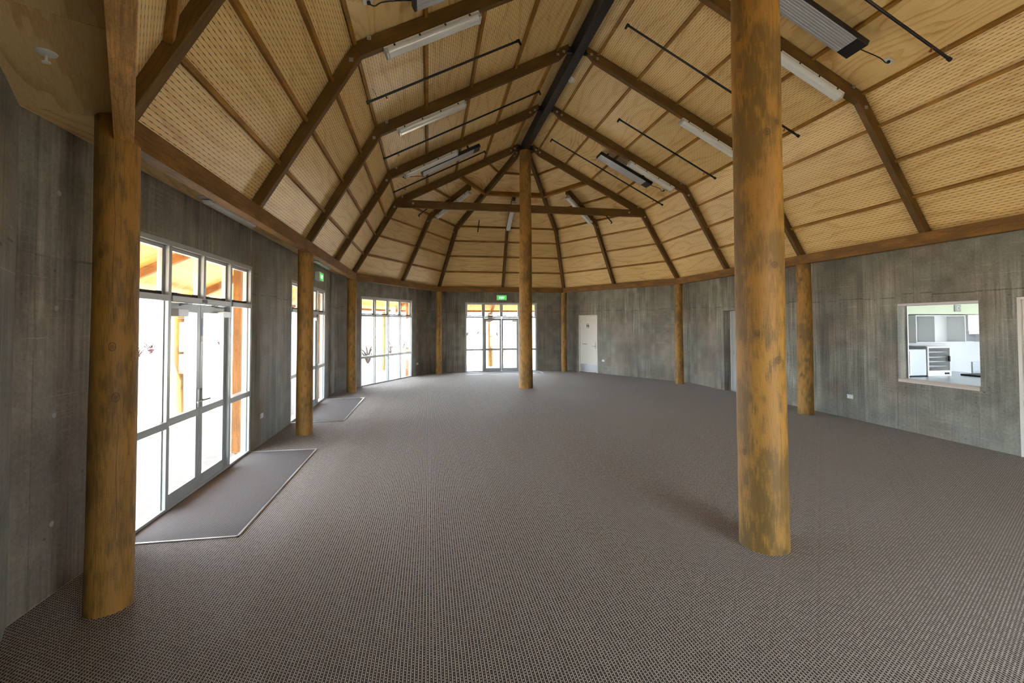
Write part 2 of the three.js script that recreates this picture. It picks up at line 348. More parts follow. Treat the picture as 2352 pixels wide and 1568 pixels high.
wall('far', [0, 1], HEX, -2.555 - ext2, 2.555 + ext2, [[-1.32, 1.38, -0.02, OPEN]], [1.74], 'grey concrete end wall around the far exit doors');
wall('far_right', [S3, 0.5], HEX, -2.554 - ext2, 2.416 + ext, [[-1.955, -1.085, -0.02, 2.075]], [0.03], 'grey concrete wall with the white toilet door');
wall('right', [1, 0], SIDE, -0.12 - ext, 2 * B + 0.12 + ext, [[1.41, 2.35, -0.02, 2.09], [5.95, 7.09, 0.81, 2.075], [7.52, 8.48, -0.02, 2.1]], [6.22], 'grey concrete wall with the kitchen serving hatch on the right');
wall('near_left', [-S3, -0.5], 0, -2.554 - ext2, 2.416 + ext, [], [], 'grey concrete wall at the left edge beside the nearest pole');
wall('near', [0, -1], 0, -2.555 - ext2, 2.555 + ext2, [[-2.3, 0.1, -0.02, OPEN]], [], 'grey concrete end wall behind the viewpoint with glazed doors');  // opening for the unseen doors, placed to admit fill light
wall('near_right', [S3, -0.5], 0, -2.416 - ext, 2.554 + ext2, [], [], 'grey concrete wall behind the viewpoint, right of the glass doors');
for (const [k, n] of [['near_left', [-S3, -0.5]], ['near', [0, -1]], ['near_right', [S3, -0.5]]]) WALLS[k].position.set(n[0] * HEX, 0, -(NEAR + n[1] * HEX));

// ---------------------------------------------------------------- roof shell of the hall
// section of the plywood: distance from the ridge line (or from the end pole, at the corners) and height
const plyR = (h) => 3.51 + (5.07 - h) * (4.63 - 3.51) / (5.07 - 3.08);
const LOW = [[4.63, 3.08], ...[3.6, 4.11, 4.6].map((h) => [plyR(h), h]), [3.51, 5.07]];
const UPP = [3.51, 2.69, 1.93, 1.16, 0.40, 0.08].map((r) => [r, 6.86 - 0.51 * r]);
const RINGS = [...LOW, ...UPP.slice(1)];                             // ring 4 is the knee
const dirs = (k) => [Math.cos(k * Math.PI / 3), Math.sin(k * Math.PI / 3)];
const ceiling = structure('ceiling', 'folded plywood ceiling of slotted and plain panels between timber purlins', 'ceiling');
let pn = 0;
function roofBay(ends, slotted, from = 0, to = RINGS.length - 1, purlins = true, opt = {}) {      // ends(r) -> [[v, u], [v, u]]
  for (let i = from; i < to; i++) {
    const [r0, h0] = RINGS[i], [r1, h1] = RINGS[i + 1], [a, b] = ends(r0), [c, d] = ends(r1);
    const p = [P(a[0], h0, a[1]), P(b[0], h0, b[1]), P(d[0], h1, d[1]), P(c[0], h1, c[1])];
    const along = p[1].clone().sub(p[0]).normalize(), up = p[3].clone().add(p[2]).sub(p[0]).sub(p[1]); up.addScaledVector(along, -up.dot(along)).normalize();
    const inward = new THREE.Vector3().crossVectors(along, up).normalize(); if (inward.y > 0) inward.negate();
    const sl = i < 4 || slotted;
    part(ceiling, 'plywood_panel', plate(p, inward, 0.012, along, rnd() * 2.2, sl ? (i % 2 ? 0.0 : 0.035) + 0.035 * 4 * Math.floor(rnd() * 7) : rnd() * 1.2), (sl ? M.slot : M.ply)[pn++ % 3]);
    if (i > 0 && purlins) {
      const big = opt.header === i, dd = big ? 0.165 : 0.055, w = big ? 0.06 : 0.045;
      const q0 = p[0].clone().addScaledVector(inward, dd / 2), q1 = p[1].clone().addScaledVector(inward, dd / 2);
      part(ceiling, 'purlin', bar(q0, q1, w, dd, inward), M.purlin);
    }
  }
}
for (const s of [-1, 1]) for (let k = 0; k < 4; k++) {
  const u0 = -k * B / 2, u1 = -(k + 1) * B / 2;
  roofBay((r) => [[s * r, u0], [s * r, u1]], k === 1 || k === 2);
}
for (const [u0, g] of [[0, 1], [NEAR, -1]]) for (let k = 0; k < 3; k++) {
  const d0 = dirs(k), d1 = dirs(k + 1), dm = [(d0[0] + d1[0]) / 2, (d0[1] + d1[1]) / 2], at = (d, r) => [d[0] * r, u0 + g * d[1] * r];
  roofBay((r) => [at(d0, r), at(dm, r)], false, 0, 6);
  roofBay((r) => [at(dm, r), at(d1, r)], false, 0, 6);
  roofBay((r) => [at(d0, r), at(d1, r)], false, 6, RINGS.length - 1, true, { header: 6 });
}
// soffit sheets between ring beam and walls
{
  const inn = (k) => { const r = BEAM_OUT; return [[r, 0], [r / 2, r * S3], [-r / 2, r * S3], [-r, 0], [-r, NEAR], [-r / 2, NEAR - r * S3], [r / 2, NEAR - r * S3], [r, NEAR]][k % 8]; };
  const out = outline(WALL + WT), lerp = (a, b, t) => [a[0] + (b[0] - a[0]) * t, a[1] + (b[1] - a[1]) * t];
  for (let k = 0; k < 8; k++) {
    const a = inn(k), b = inn(k + 1), c = out[k], d = out[(k + 1) % 8], n = k === 3 || k === 7 || k === 4 ? 4 : 2;
    for (let j = 0; j < n; j++) {
      const t0 = j / n + 0.0006, t1 = (j + 1) / n - 0.0006, q = [lerp(a, b, t0), lerp(a, b, t1), lerp(c, d, t1), lerp(c, d, t0)].map(([v, u]) => P(v, SOFFIT, u));
      part(ceiling, 'soffit_sheet', plate(q, V3(0, -1, 0), 0.012, q[1].clone().sub(q[0]).normalize(), rnd() * 2, rnd()), M.ply[j % 3]);
    }
  }
}
// outer roof skin, which keeps daylight out of the roof
{
  const rf = structure('roof_cladding', 'grey metal roofing over the hall', 'roof');
  const ring = (r, h) => [[r, 0], [r / 2, r * S3], [-r / 2, r * S3], [-r, 0], [-r, NEAR], [-r / 2, NEAR - r * S3], [r / 2, NEAR - r * S3], [r, NEAR]].map(([v, u]) => P(v, h, u));
  const rings = [ring(-0.06, 7.05), ring(3.62, 5.25), ring(4.55, 3.7), outline(WALL + WT + 0.03).map(([v, u]) => P(v, 3.61, u))];
  for (let i = 0; i < 3; i++) for (let k = 0; k < 8; k++) {
    const q = [rings[i][k], rings[i][(k + 1) % 8], rings[i + 1][(k + 1) % 8], rings[i + 1][k]];
    const n = q[1].clone().sub(q[0]).cross(q[3].clone().sub(q[0])); if (n.length() < 1e-6) n.copy(q[2].clone().sub(q[1]).cross(q[3].clone().sub(q[1])));
    n.normalize(); if (n.y < 0) n.negate();
    part(rf, 'roof_sheet', plate(q, n, 0.02, V3(1, 0, 0)), M.cladding);
  }
}

// ---------------------------------------------------------------- poles
const csg = new Evaluator();
function pole(v, u, r0, r1, h, label, notch, category = 'column', name = 'timber_pole', mat = M.pole) {
  const g = new THREE.CylinderGeometry(r1, r0, h, 40, 44).translate(0, h / 2, 0), p = g.attributes.position, a = rnd() * 6, b = rnd() * 6, bow = (rnd() - 0.5) * 0.02;
  for (let i = 0; i < p.count; i++) {
    const x = p.getX(i), y = p.getY(i), z = p.getZ(i), t = Math.atan2(z, x), q = Math.hypot(x, z); if (q < 1e-5) continue;
    const d = 1 + 0.012 * Math.sin(2 * t + a + y * 0.8) + 0.008 * Math.sin(3 * t + b - y * 1.7) + 0.006 * Math.sin(5 * t + y * 3.1 + a) + 0.006 * Math.sin(y * 4.3 + b);
    p.setXYZ(i, x * d + bow * Math.sin(y / h * Math.PI), y, z * d);
  }
  const uv = g.attributes.uv, uo = rnd(), vo = rnd() * 3.3; for (let i = 0; i < uv.count; i++) uv.setXY(i, uv.getX(i) + uo, uv.getY(i) * h + vo);
  g.computeVertexNormals();
  const o = thing(name, label, category, [v, 0, -u]);
  let geo = g;
  if (notch) {
    let br = new Brush(g, mat); br.updateMatrixWorld();
    for (const [ang, depth, side] of notch) {                          // cut away the side that faces the room, above the beam seat
      const c = new Brush(new THREE.BoxGeometry(1, 1, 1.2).translate(0.5 - depth, HB + 0.5, side * 0.6).rotateY(ang), mat); c.updateMatrixWorld();
      br = csg.evaluate(br, c, SUBTRACTION); br.material = mat;
    }
    geo = br.geometry; geo.clearGroups();
  }
  part(o, 'trunk', geo, mat);
  return o;
}
{
  const inTo = (n) => Math.atan2(-n[1], -n[0]);                        // turns +x towards the room across a side with outward normal n = [v, u]
  const nl = [-1, 0], nfl = [-S3, 0.5], nf = [0, 1], nfr = [S3, 0.5], nr = [1, 0], nnl = [-S3, -0.5];
  const N = (...ns) => ns.map(([n, t]) => { const a = inTo(n); return [a, Math.abs(n[1]) < 0.1 ? 0.021 : 0.019, t ? Math.sign(Math.sin(a) * t[0] - Math.cos(a) * t[1]) : 0]; });
  pole(-A, NEAR, 0.123, 0.115, SOFFIT - 0.005, 'stout stained timber pole in the left foreground, beside the nearest glass doors', N([nl, [0, 1]], [nnl, [0.5, -S3]]));
  pole(-A, -B, 0.128, 0.118, SOFFIT - 0.005, 'stained timber pole on the left between the two glazed door sets', N([nl]));
  pole(-A, 0, 0.12, 0.112, SOFFIT - 0.005, 'stained timber pole just left of the tall four-light window', N([nl, [0, -1]], [nfl, [0.5, S3]]));
  pole(-A / 2, A * S3, 0.108, 0.1, SOFFIT - 0.005, 'slim stained pole between the tall window and the far exit doors', N([nfl, [-0.5, -S3]], [nf, [1, 0]]));
  pole(A / 2, A * S3, 0.105, 0.098, SOFFIT - 0.005, 'slim stained pole between the far exit doors and the toilet door', N([nf, [-1, 0]], [nfr, [0.5, -S3]]));
  pole(A, 0, 0.12, 0.112, SOFFIT - 0.005, 'stained pole against the right wall beyond the toilet door', N([nfr, [-0.5, S3]], [nr, [0, -1]]));
  pole(A, -B, 0.14, 0.125, SOFFIT - 0.005, 'stained pole against the right wall between recessed door and serving hatch', N([nr]));
  pole(A, NEAR, 0.13, 0.12, SOFFIT - 0.005, 'stained pole against the right wall beyond the white edge door', N([nr, [0, 1]]));
  pole(0, 0, 0.191, 0.156, 6.56, 'tall centre pole at the far end of the black ridge beam');
  pole(0, NEAR, 0.181, 0.17, 6.56, 'thick tall pole standing free in the right foreground');
}

// ---------------------------------------------------------------- ring beam
{
  const ring = (r) => [[r, 0], [r / 2, r * S3], [-r / 2, r * S3], [-r, 0], [-r, -B], [-r, NEAR], [-r / 2, NEAR - r * S3]];
  const I = ring(BEAM_IN), O = ring(BEAM_OUT);
  const lab = ['stained eaves beam over the toilet door wall', 'stained eaves beam over the far exit doors', 'stained eaves beam over the tall far left window', 'stained eaves beam over the farther left glass doors', 'stained eaves beam over the nearest left glass doors', 'honey-coloured eaves beam running off the top left corner'];
  const seg = (i0, i1, o1, o0, label, mat) => {
    const mid = [(i0[0] + i1[0]) / 2, (i0[1] + i1[1]) / 2], t = thing('eaves_beam', label, 'beam', [mid[0], HB, -mid[1]], 'eaves beams round the hall');
    wpart(t, 'timber', uvAlong(prism([i0, i1, o1, o0], HB, HT, 0.003), V3(i1[0] - i0[0], 0, -(i1[1] - i0[1])).normalize()), mat);
  };
  for (let k = 0; k < 6; k++) seg(I[k], I[k + 1], O[k + 1], O[k], lab[k], k === 5 ? M.beamLit : M.beam);
  seg([BEAM_IN, -B], [BEAM_IN, 0], [BEAM_OUT, 0], [BEAM_OUT, -B], 'stained eaves beam over the recessed door on the right wall', M.beam);
  seg([BEAM_IN, NEAR], [BEAM_IN, -B], [BEAM_OUT, -B], [BEAM_OUT, NEAR], 'stained eaves beam over the kitchen serving hatch', M.beam);
}

// ---------------------------------------------------------------- rafters, ridge, tie beam
const KU = [3.42, 4.90], KP = [3.495, 5.055];
function section(pts, k) {
  const sh = new THREE.Shape(pts.map(([r, h]) => new THREE.Vector2(r * k, h)));
  return new THREE.ExtrudeGeometry(sh, { depth: 0.082, bevelEnabled: true, bevelThickness: 0.004, bevelSize: 0.004, bevelOffset: -0.004, bevelSegments: 1 }).translate(0, 0, -0.041);
}
function rafter(label, ang, u0, { k = 1, top = 0.17, bolts = true, ridge = true, group = 'rafters of the hall roof' } = {}) {
  const c = Math.cos(ang), s = Math.sin(ang), M4 = new THREE.Matrix4().makeBasis(V3(c, 0, -s), V3(0, 1, 0), V3(s, 0, c)).setPosition(0, 0, -u0);
  const foot = V3(4.55 * k, HT, 0).applyMatrix4(M4);
  const o = thing('rafter', label, 'rafter', foot.toArray(), group);
  const un = (r) => KU[1] + (KU[0] - r) * 0.513, pl = (r) => 6.858 - 0.51 * r - 0.004;
  const put = (name, g, mat, l) => wpart(o, name, g.applyMatrix4(M4), mat, l);
  const lowG = section([[4.498, HT], KU, KP, [4.62, HT]], k), upG = section(ridge ? [KU, [top + 0.16, un(top + 0.16)], [top, un(top) + 0.09], [top, pl(top)], KP] : [KU, [top, un(top)], [top, pl(top)], KP], k);
  put('lower_rafter', uvAlong(lowG, V3(-1.078 * k, 1.82, 0).normalize()), M.rafter);
  put('upper_rafter', uvAlong(upG, V3(-1 * k, 0.513, 0).normalize()), M.rafter);
  if (bolts) {
    const f = c > 0.01 || (Math.abs(c) <= 0.01 && s > 0) ? 1 : -1, sp = [[3.33, 4.99 + 0.13], [3.53, 4.82 + 0.02]];
    if (ridge) sp.push([top + 0.09, un(top + 0.09) + 0.1], [top + 0.2, un(top + 0.2) + 0.09]);
    for (const [r, h] of sp) {
      const b = put('washer', lbox(r * k - 0.024, r * k + 0.024, h - 0.024, h + 0.024, Math.min(f * 0.045, f * 0.05), Math.max(f * 0.045, f * 0.05), 0.001), M.steel);
      const q = new THREE.CylinderGeometry(0.011, 0.011, 0.016, 8).rotateX(Math.PI / 2).translate(r * k, h, f * 0.056).applyMatrix4(M4); q.translate(-o.position.x, -o.position.y, -o.position.z);
      part(b, 'bolt', q, M.steel);
    }
    if (ridge) put('ridge_bracket', lbox(0.085, top + 0.03, un(top) + 0.06, pl(top) - 0.03, -0.03, 0.03, 0.002), M.black);
  }
  return o;
}
rafter('left rafter landing at the pole beside the tall far left window', Math.PI, 0, { top: 0.21 });
rafter('left rafter with heater beside it, second from the far centre pole', Math.PI, -B / 2);
rafter('left rafter landing above the pole between the glazed door sets', Math.PI, -B);
rafter('left rafter above the nearest glass doors carrying the largest left batten light', Math.PI, -1.5 * B);
rafter('dark rafter rising from the left foreground pole to the top edge', Math.PI, NEAR);
rafter('right rafter meeting the far centre pole and the tie beam', 0, 0, { top: 0.21 });
rafter('right rafter with heater beside it, second from the far centre pole', 0, -B / 2);
rafter('right rafter that passes behind the thick foreground pole', 0, -B);
rafter('nearest right rafter with batten light at the upper right', 0, -1.5 * B);
rafter('right rafter of the foreground pole, beyond the upper right corner', 0, NEAR);
rafter('right hip rafter running down to the pole left of the toilet door', Math.PI / 3, 0, { top: 0.21 });
rafter('left hip rafter running down to the pole right of the tall window', 2 * Math.PI / 3, 0, { top: 0.21 });
rafter('short rafter above the toilet door wall with its own batten', Math.PI / 6, 0, { k: S3, top: 1.93, ridge: false });
rafter('short rafter above the far exit doors, behind the centre pole', Math.PI / 2, 0, { k: S3, top: 1.93, ridge: false });
rafter('short rafter above the tall far left window', 5 * Math.PI / 6, 0, { k: S3, top: 1.93, ridge: false });
rafter('short rafter at the top left corner above the near wall', 7 * Math.PI / 6, NEAR, { k: S3, top: 1.93, ridge: false, bolts: false });
{
  const t = thing('ridge_beam', 'black steel ridge beam running from the far pole overhead', 'beam', [0, 6.56, B]);
  wpart(t, 'beam', bar(P(0, 6.6975, 0.16), P(0, 6.6975, NEAR - 0.15), 0.17, 0.265, V3(0, 1, 0), 0.006), M.ridge);
  for (const s of [-1, 1]) {
    const e = thing('tie_beam', s < 0 ? 'horizontal tie beam left of the far centre pole' : 'horizontal tie beam right of the far centre pole', 'beam', [s * 1.8, 4.84, 0], 'tie beams at the far pole');
    const sh = new THREE.Shape([[0.165, 4.845], [3.44, 4.845], [3.415, 4.895], [3.125, 5.045], [0.165, 5.045]].map(([r, h]) => new THREE.Vector2(r * s, h)));
    wpart(e, 'timber', uvAlong(new THREE.ExtrudeGeometry(sh, { depth: 0.08, bevelEnabled: true, bevelSize: 0.004, bevelThickness: 0.004, bevelOffset: -0.004, bevelSegments: 1 }).translate(0, 0, -0.04), V3(1, 0, 0)), M.rafter);
    const w = wpart(e, 'washer', lbox(s * 3.05 - 0.026, s * 3.05 + 0.026, 4.93, 4.982, 0.044, 0.05, 0.001), M.steel);
    part(w, 'bolt', new THREE.CylinderGeometry(0.011, 0.011, 0.016, 8).rotateX(Math.PI / 2).translate(s * 3.05 - e.position.x, 4.956 - e.position.y, 0.056), M.steel);
  }
}

// ---------------------------------------------------------------- glazed doors and windows (built in the wall's own axes)
function glazed(name, wallKey, cx, width, label, doors, { closers = true, lining = true } = {}) {
  const w = WALLS[wallKey], o = structure(name, label, doors ? 'glass doors' : 'window', w.position.toArray());
  o.rotation.y = w.rotation.y;
  const a = -width / 2, b = width / 2, X = (x) => cx + x, F = 0.05, z0 = -0.105, z1 = -0.002, q = width / 4;
  const up = (n, x0, x1, h0, h1, za = z0, zb = z1, mat = M.alu, par = o) => part(par, n, vbox(X(x0), X(x1), h0, h1, za, zb), mat);
  const ac = (n, x0, x1, h0, h1, za = z0, zb = z1, mat = M.alu, par = o) => part(par, n, lbox(X(x0), X(x1), h0, h1, za, zb), mat);
  const pane = (x0, x1, h0, h1, z = -0.06, par = o) => part(par, 'pane', new THREE.BoxGeometry(x1 - x0, h1 - h0, 0.006).translate(X((x0 + x1) / 2), (h0 + h1) / 2, z), M.glass);
  up('jamb', a, a + F, 0, OPEN); up('jamb', b - F, b, 0, OPEN);
  ac('head', a + F, b - F, OPEN - F, OPEN);
  const ms = [-q, 0, q];
  for (const m of ms) if (doors && m === 0) up('mullion', m - 0.025, m + 0.025, 2.03, OPEN - F); else up('mullion', m - 0.025, m + 0.025, 0, OPEN - F);
  const xs = [a + F, -q - 0.025, -q + 0.025, -0.025, 0.025, q - 0.025, q + 0.025, b - F];
  for (let k = 0; k < 4; k++) {
    const x0 = xs[2 * k], x1 = xs[2 * k + 1];
    ac('transom_rail', x0, x1, 1.975, 2.03, z0, z1 + 0.012);
    // opening sash of the top light
    const s = part(o, 'top_light', vbox(X(x0 + 0.002), X(x0 + 0.032), 2.034, OPEN - F - 0.003, -0.09, -0.045), M.alu);
    part(s, 'sash_stile', vbox(X(x1 - 0.032), X(x1 - 0.002), 2.034, OPEN - F - 0.003, -0.09, -0.045), M.alu);
    part(s, 'sash_rail', lbox(X(x0 + 0.032), X(x1 - 0.032), 2.034, 2.062, -0.09, -0.045), M.gasket);
    part(s, 'sash_rail', lbox(X(x0 + 0.032), X(x1 - 0.032), OPEN - F - 0.033, OPEN - F - 0.003, -0.09, -0.045), M.alu);
    pane(x0 + 0.03, x1 - 0.03, 2.06, OPEN - F - 0.03, -0.068, s);
    for (const g of [0.18, 0.82]) part(s, 'stay', lbox(X(x0 + (x1 - x0) * g - 0.035), X(x0 + (x1 - x0) * g + 0.035), 2.05, 2.064, -0.045, -0.025), M.gasket);
    if (doors && (k === 1 || k === 2)) continue;
    ac('sill', x0, x1, 0, 0.03); ac('mid_rail', x0, x1, 0.775, 0.84);
    pane(x0, x1, 0.03, 0.775); pane(x0, x1, 0.84, 1.975);
    for (const [h0, h1] of [[0.03, 0.775], [0.84, 1.975]]) { up('glazing_bead', x0, x0 + 0.012, h0, h1, -0.056, -0.036); up('glazing_bead', x1 - 0.012, x1, h0, h1, -0.056, -0.036); }
  }
  if (doors) for (const s of [-1, 1]) {
    const e = (x) => s * x, lo = (x, y) => Math.min(e(x), e(y)), hi = (x, y) => Math.max(e(x), e(y)), za = -0.085, zb = -0.04, st = 0.07, ed = q - 0.03;
    const leaf = up('door_leaf', lo(0.004, st), hi(0.004, st), 0.012, 1.968, za, zb);
    part(leaf, 'stile', vbox(X(lo(ed - st, ed)), X(hi(ed - st, ed)), 0.012, 1.968, za, zb), M.alu);
    for (const [h0, h1] of [[0.012, 0.125], [0.775, 0.85], [1.88, 1.968]]) part(leaf, 'rail', lbox(X(lo(st, ed - st)), X(hi(st, ed - st)), h0, h1, za, zb), M.alu);
    pane(lo(st, ed - st), hi(st, ed - st), 0.125, 0.775, -0.062, leaf); pane(lo(st, ed - st), hi(st, ed - st), 0.85, 1.88, -0.062, leaf);
    const lv = part(leaf, 'handle', lbox(X(lo(0.022, 0.05)), X(hi(0.022, 0.05)), 0.86, 1.06, zb, zb + 0.012), M.steel);
    part(lv, 'lever', rod(V3(X(e(0.036)), 0.93, zb + 0.03), V3(X(e(0.14)), 0.93, zb + 0.045), 0.009), M.steel);
    part(lv, 'spindle', rod(V3(X(e(0.036)), 0.93, zb + 0.01), V3(X(e(0.036)), 0.93, zb + 0.035), 0.011), M.steel);
    if (closers) {
      const dc = part(leaf, 'door_closer', lbox(X(lo(ed - 0.25, ed - 0.06)), X(hi(ed - 0.25, ed - 0.06)), 1.832, 1.905, zb, zb + 0.07, 0.004), M.whiteGloss);
      part(dc, 'closer_arm', bar(V3(X(e(ed - 0.16)), 1.94, zb + 0.03), V3(X(e(ed - 0.36)), 1.965, zb + 0.02), 0.02, 0.008), M.steel);
      part(dc, 'arm_shoe', lbox(X(lo(ed - 0.4, ed - 0.3)), X(hi(ed - 0.4, ed - 0.3)), 1.958, 1.972, zb, zb + 0.035), M.steel);
    }
  }
  if (doors) ac('threshold', -q + 0.026, q - 0.026, 0, 0.01, -0.1, 0.0, M.aluTrim);
  if (lining) {
    up('reveal_lining', a, a + 0.02, 0, OPEN, -0.235, z0, M.stain); up('reveal_lining', b - 0.02, b, 0, OPEN, -0.235, z0, M.stain);
    ac('reveal_lining', a + 0.02, b - 0.02, OPEN - 0.02, OPEN, -0.235, z0, M.stain);
  }
  return o;
}
const g1 = glazed('door_1', 'left', D1, 2.7, 'grey aluminium glass double doors with sidelights beside the nearest left pole', true);
const g2 = glazed('door_2', 'left', D2, 2.7, 'grey aluminium glass double doors partly hidden by the second left pole', true);
glazed('window_1', 'far_left', -0.04, 2.66, 'tall four-light aluminium window without doors at the far left', false);
glazed('door_3', 'far', 0.03, 2.7, 'glass exit doors in the far wall under the green exit sign', true);
glazed('door_4', 'near', -1.1, 2.4, 'glass double doors behind the viewpoint', true, { lining: false });  // unseen; placed and left without veranda so sun fills the room
// a blue and white sticker on the meeting stile and a plate on the rail of the nearest doors
part(g1, 'sticker', lbox(D1 + 0.012, D1 + 0.05, 1.63, 1.82, -0.04, -0.0385, 0), std({ color: rgb(112, 136, 190), roughness: 0.4 }), 'blue sticker');
part(g1, 'sticker', lbox(D1 + 0.012, D1 + 0.05, 1.56, 1.62, -0.04, -0.0385, 0), M.white, 'white sticker');
part(g1, 'plate', lbox(D1 - 0.08, D1 + 0.03, 1.985, 2.02, 0.01, 0.013, 0), std({ color: rgb(84, 84, 82), roughness: 0.5 }), 'small dark plate');

// ---------------------------------------------------------------- entrance mats
function mat(label, wallKey, x0, x1, depth) {
  const w = WALLS[wallKey], o = thing('entrance_mat', label, 'mat', w.position.toArray(), 'entrance mats'); o.rotation.y = w.rotation.y;
  const g = cbox(x1 - x0, 0.006, depth - 0.02, 0.001); // ribs run along the wall
  const uv = g.attributes.uv; for (let i = 0; i < uv.count; i++) uv.setXY(i, uv.getY(i), uv.getX(i));
  part(o, 'ribbed_matting', g.translate((x0 + x1) / 2, 0.003, depth / 2 - 0.01), M.mat);
  part(o, 'edge_trim', lbox(x0 - 0.02, x0, 0, 0.009, 0, depth, 0.002), M.aluTrim); part(o, 'edge_trim', lbox(x1, x1 + 0.02, 0, 0.009, 0, depth, 0.002), M.aluTrim);
  part(o, 'edge_trim', lbox(x0 - 0.02, x1 + 0.02, 0, 0.009, depth - 0.02, depth, 0.002), M.aluTrim);
}
mat('ribbed grey entrance mat with metal edge inside the nearest left doors', 'left', D1 - 1.32, D1 + 1.33, 0.87);
mat('ribbed grey entrance mat inside the farther left doors', 'left', D2 - 1.3, D2 + 1.31, 0.9);
mat('ribbed entrance mat inside the far exit doors', 'far', -1.34, 1.38, 0.9);

// ---------------------------------------------------------------- solid doors
{
  // toilet door
  const w = WALLS.far_right, o = structure('door_5', 'white toilet door with pictogram and kick plate at the far right', 'door', w.position.toArray()); o.rotation.y = w.rotation.y;
  const x0 = -1.952, x1 = -1.088, f = 0.035;
  part(o, 'frame', vbox(x0, x0 + f, 0, 2.07, -0.13, 0.012), M.doorWhite); part(o, 'frame', vbox(x1 - f, x1, 0, 2.07, -0.13, 0.012), M.doorWhite); part(o, 'frame', lbox(x0 + f, x1 - f, 2.07 - f, 2.07, -0.13, 0.012), M.doorWhite);
  const leaf = part(o, 'door_leaf', lbox(x0 + f + 0.003, x1 - f - 0.003, 0.012, 2.07 - f - 0.003, -0.05, -0.008), M.doorWhite);
  const K = [x0 + f + 0.02, x1 - f - 0.02];
  part(leaf, 'kick_plate', lbox(K[0], K[1], 0.03, 0.29, -0.009, -0.006, 0.0005), M.steel, 'stainless kick plate');
  const lv = part(leaf, 'handle', lbox(x1 - 0.125, x1 - 0.085, 0.87, 1.08, -0.008, 0.002), M.steel);
  part(lv, 'lever', rod(V3(x1 - 0.105, 0.95, 0.04), V3(x1 - 0.22, 0.95, 0.04), 0.01), M.steel); part(lv, 'spindle', rod(V3(x1 - 0.105, 0.95, 0), V3(x1 - 0.105, 0.95, 0.045), 0.011), M.steel);
  for (const h of [0.2, 1.0, 1.6, 1.85]) part(leaf, 'hinge', rod(V3(x0 + f + 0.002, h - 0.05, -0.002), V3(x0 + f + 0.002, h + 0.05, -0.002), 0.008, 8), M.steel);
  const cv = document.createElement('canvas'); cv.width = 128; cv.height = 160; const c = cv.getContext('2d');
  c.fillStyle = '#e9e8e2'; c.fillRect(0, 0, 128, 160); c.fillStyle = '#15161a';
  const fig = (x, skirt) => { c.beginPath(); c.arc(x, 24, 12, 0, 7); c.fill(); if (skirt) { c.beginPath(); c.moveTo(x - 10, 40); c.lineTo(x + 10, 40); c.lineTo(x + 25, 106); c.lineTo(x - 25, 106); c.fill(); } else c.fillRect(x - 19, 40, 38, 66); c.fillRect(x - 12, 100, 10, 50); c.fillRect(x + 2, 100, 10, 50); };
  fig(38, false); fig(92, true); c.fillRect(63, 10, 3, 140);
  const ct = new THREE.CanvasTexture(cv); ct.colorSpace = THREE.SRGBColorSpace;
  part(leaf, 'pictogram', new THREE.BoxGeometry(0.17, 0.215, 0.003).translate(-1.535, 1.68, -0.006), std({ map: ct, roughness: 0.4 }), 'man and woman pictogram plate');
  part(leaf, 'name_strip', lbox(-1.8, -1.58, 1.0, 1.035, -0.008, -0.006, 0), std({ color: rgb(168, 166, 160), roughness: 0.5 }));
  // recessed door on the right wall
  const r = WALLS.right, p = structure('door_6', 'pale grey door in the deep recess right of the far right pole', 'door', r.position.toArray()); p.rotation.y = r.rotation.y;
  part(p, 'frame', vbox(1.412, 1.432, 0, 2.085, -0.27, -0.19), M.white); part(p, 'frame', vbox(2.328, 2.348, 0, 2.085, -0.27, -0.19), M.white); part(p, 'frame', lbox(1.432, 2.328, 2.06, 2.085, -0.27, -0.19), M.white);
  const l2 = part(p, 'door_leaf', lbox(1.434, 2.326, 0.01, 2.058, -0.25, -0.21), std({ color: rgb(196, 200, 198), roughness: 0.5 }));
  part(l2, 'flush_pull', lbox(1.52, 1.545, 0.94, 1.06, -0.211, -0.203), M.steel);
  // door at the right edge of the view
  const q = structure('door_7', 'white door and frame at the right edge of the picture', 'door', r.position.toArray()); q.rotation.y = r.rotation.y;
  part(q, 'frame', vbox(7.522, 7.562, 0, 2.095, -0.13, 0.012), M.doorWhite); part(q, 'frame', vbox(8.438, 8.478, 0, 2.095, -0.13, 0.012), M.doorWhite); part(q, 'frame', lbox(7.562, 8.438, 2.06, 2.095, -0.13, 0.012), M.doorWhite);
  part(q, 'door_leaf', lbox(7.565, 8.435, 0.01, 2.057, -0.05, -0.008), M.doorWhite);
  // serving hatch lining
  const h = structure('window_2', 'serving hatch opening with metal head and timber sill in the right wall', 'hatch', r.position.toArray()); h.rotation.y = r.rotation.y;
  part(h, 'head', lbox(5.952, 7.088, 2.035, 2.073, -0.19, -0.002), std({ color: rgb(190, 184, 184), roughness: 0.4, metalness: 0.3 }));
  part(h, 'sill', lbox(5.952, 7.088, 0.812, 0.84, -0.2, 0.012), std({ color: rgb(196, 180, 166), roughness: 0.4 }));
  part(h, 'sill_edge', lbox(5.952, 7.088, 0.79, 0.811, 0.0, 0.014), std({ color: rgb(206, 196, 190), roughness: 0.5 }));
  part(h, 'shutter_guide', vbox(5.952, 5.972, 0.84, 2.034, -0.19, -0.17), M.alu);
}

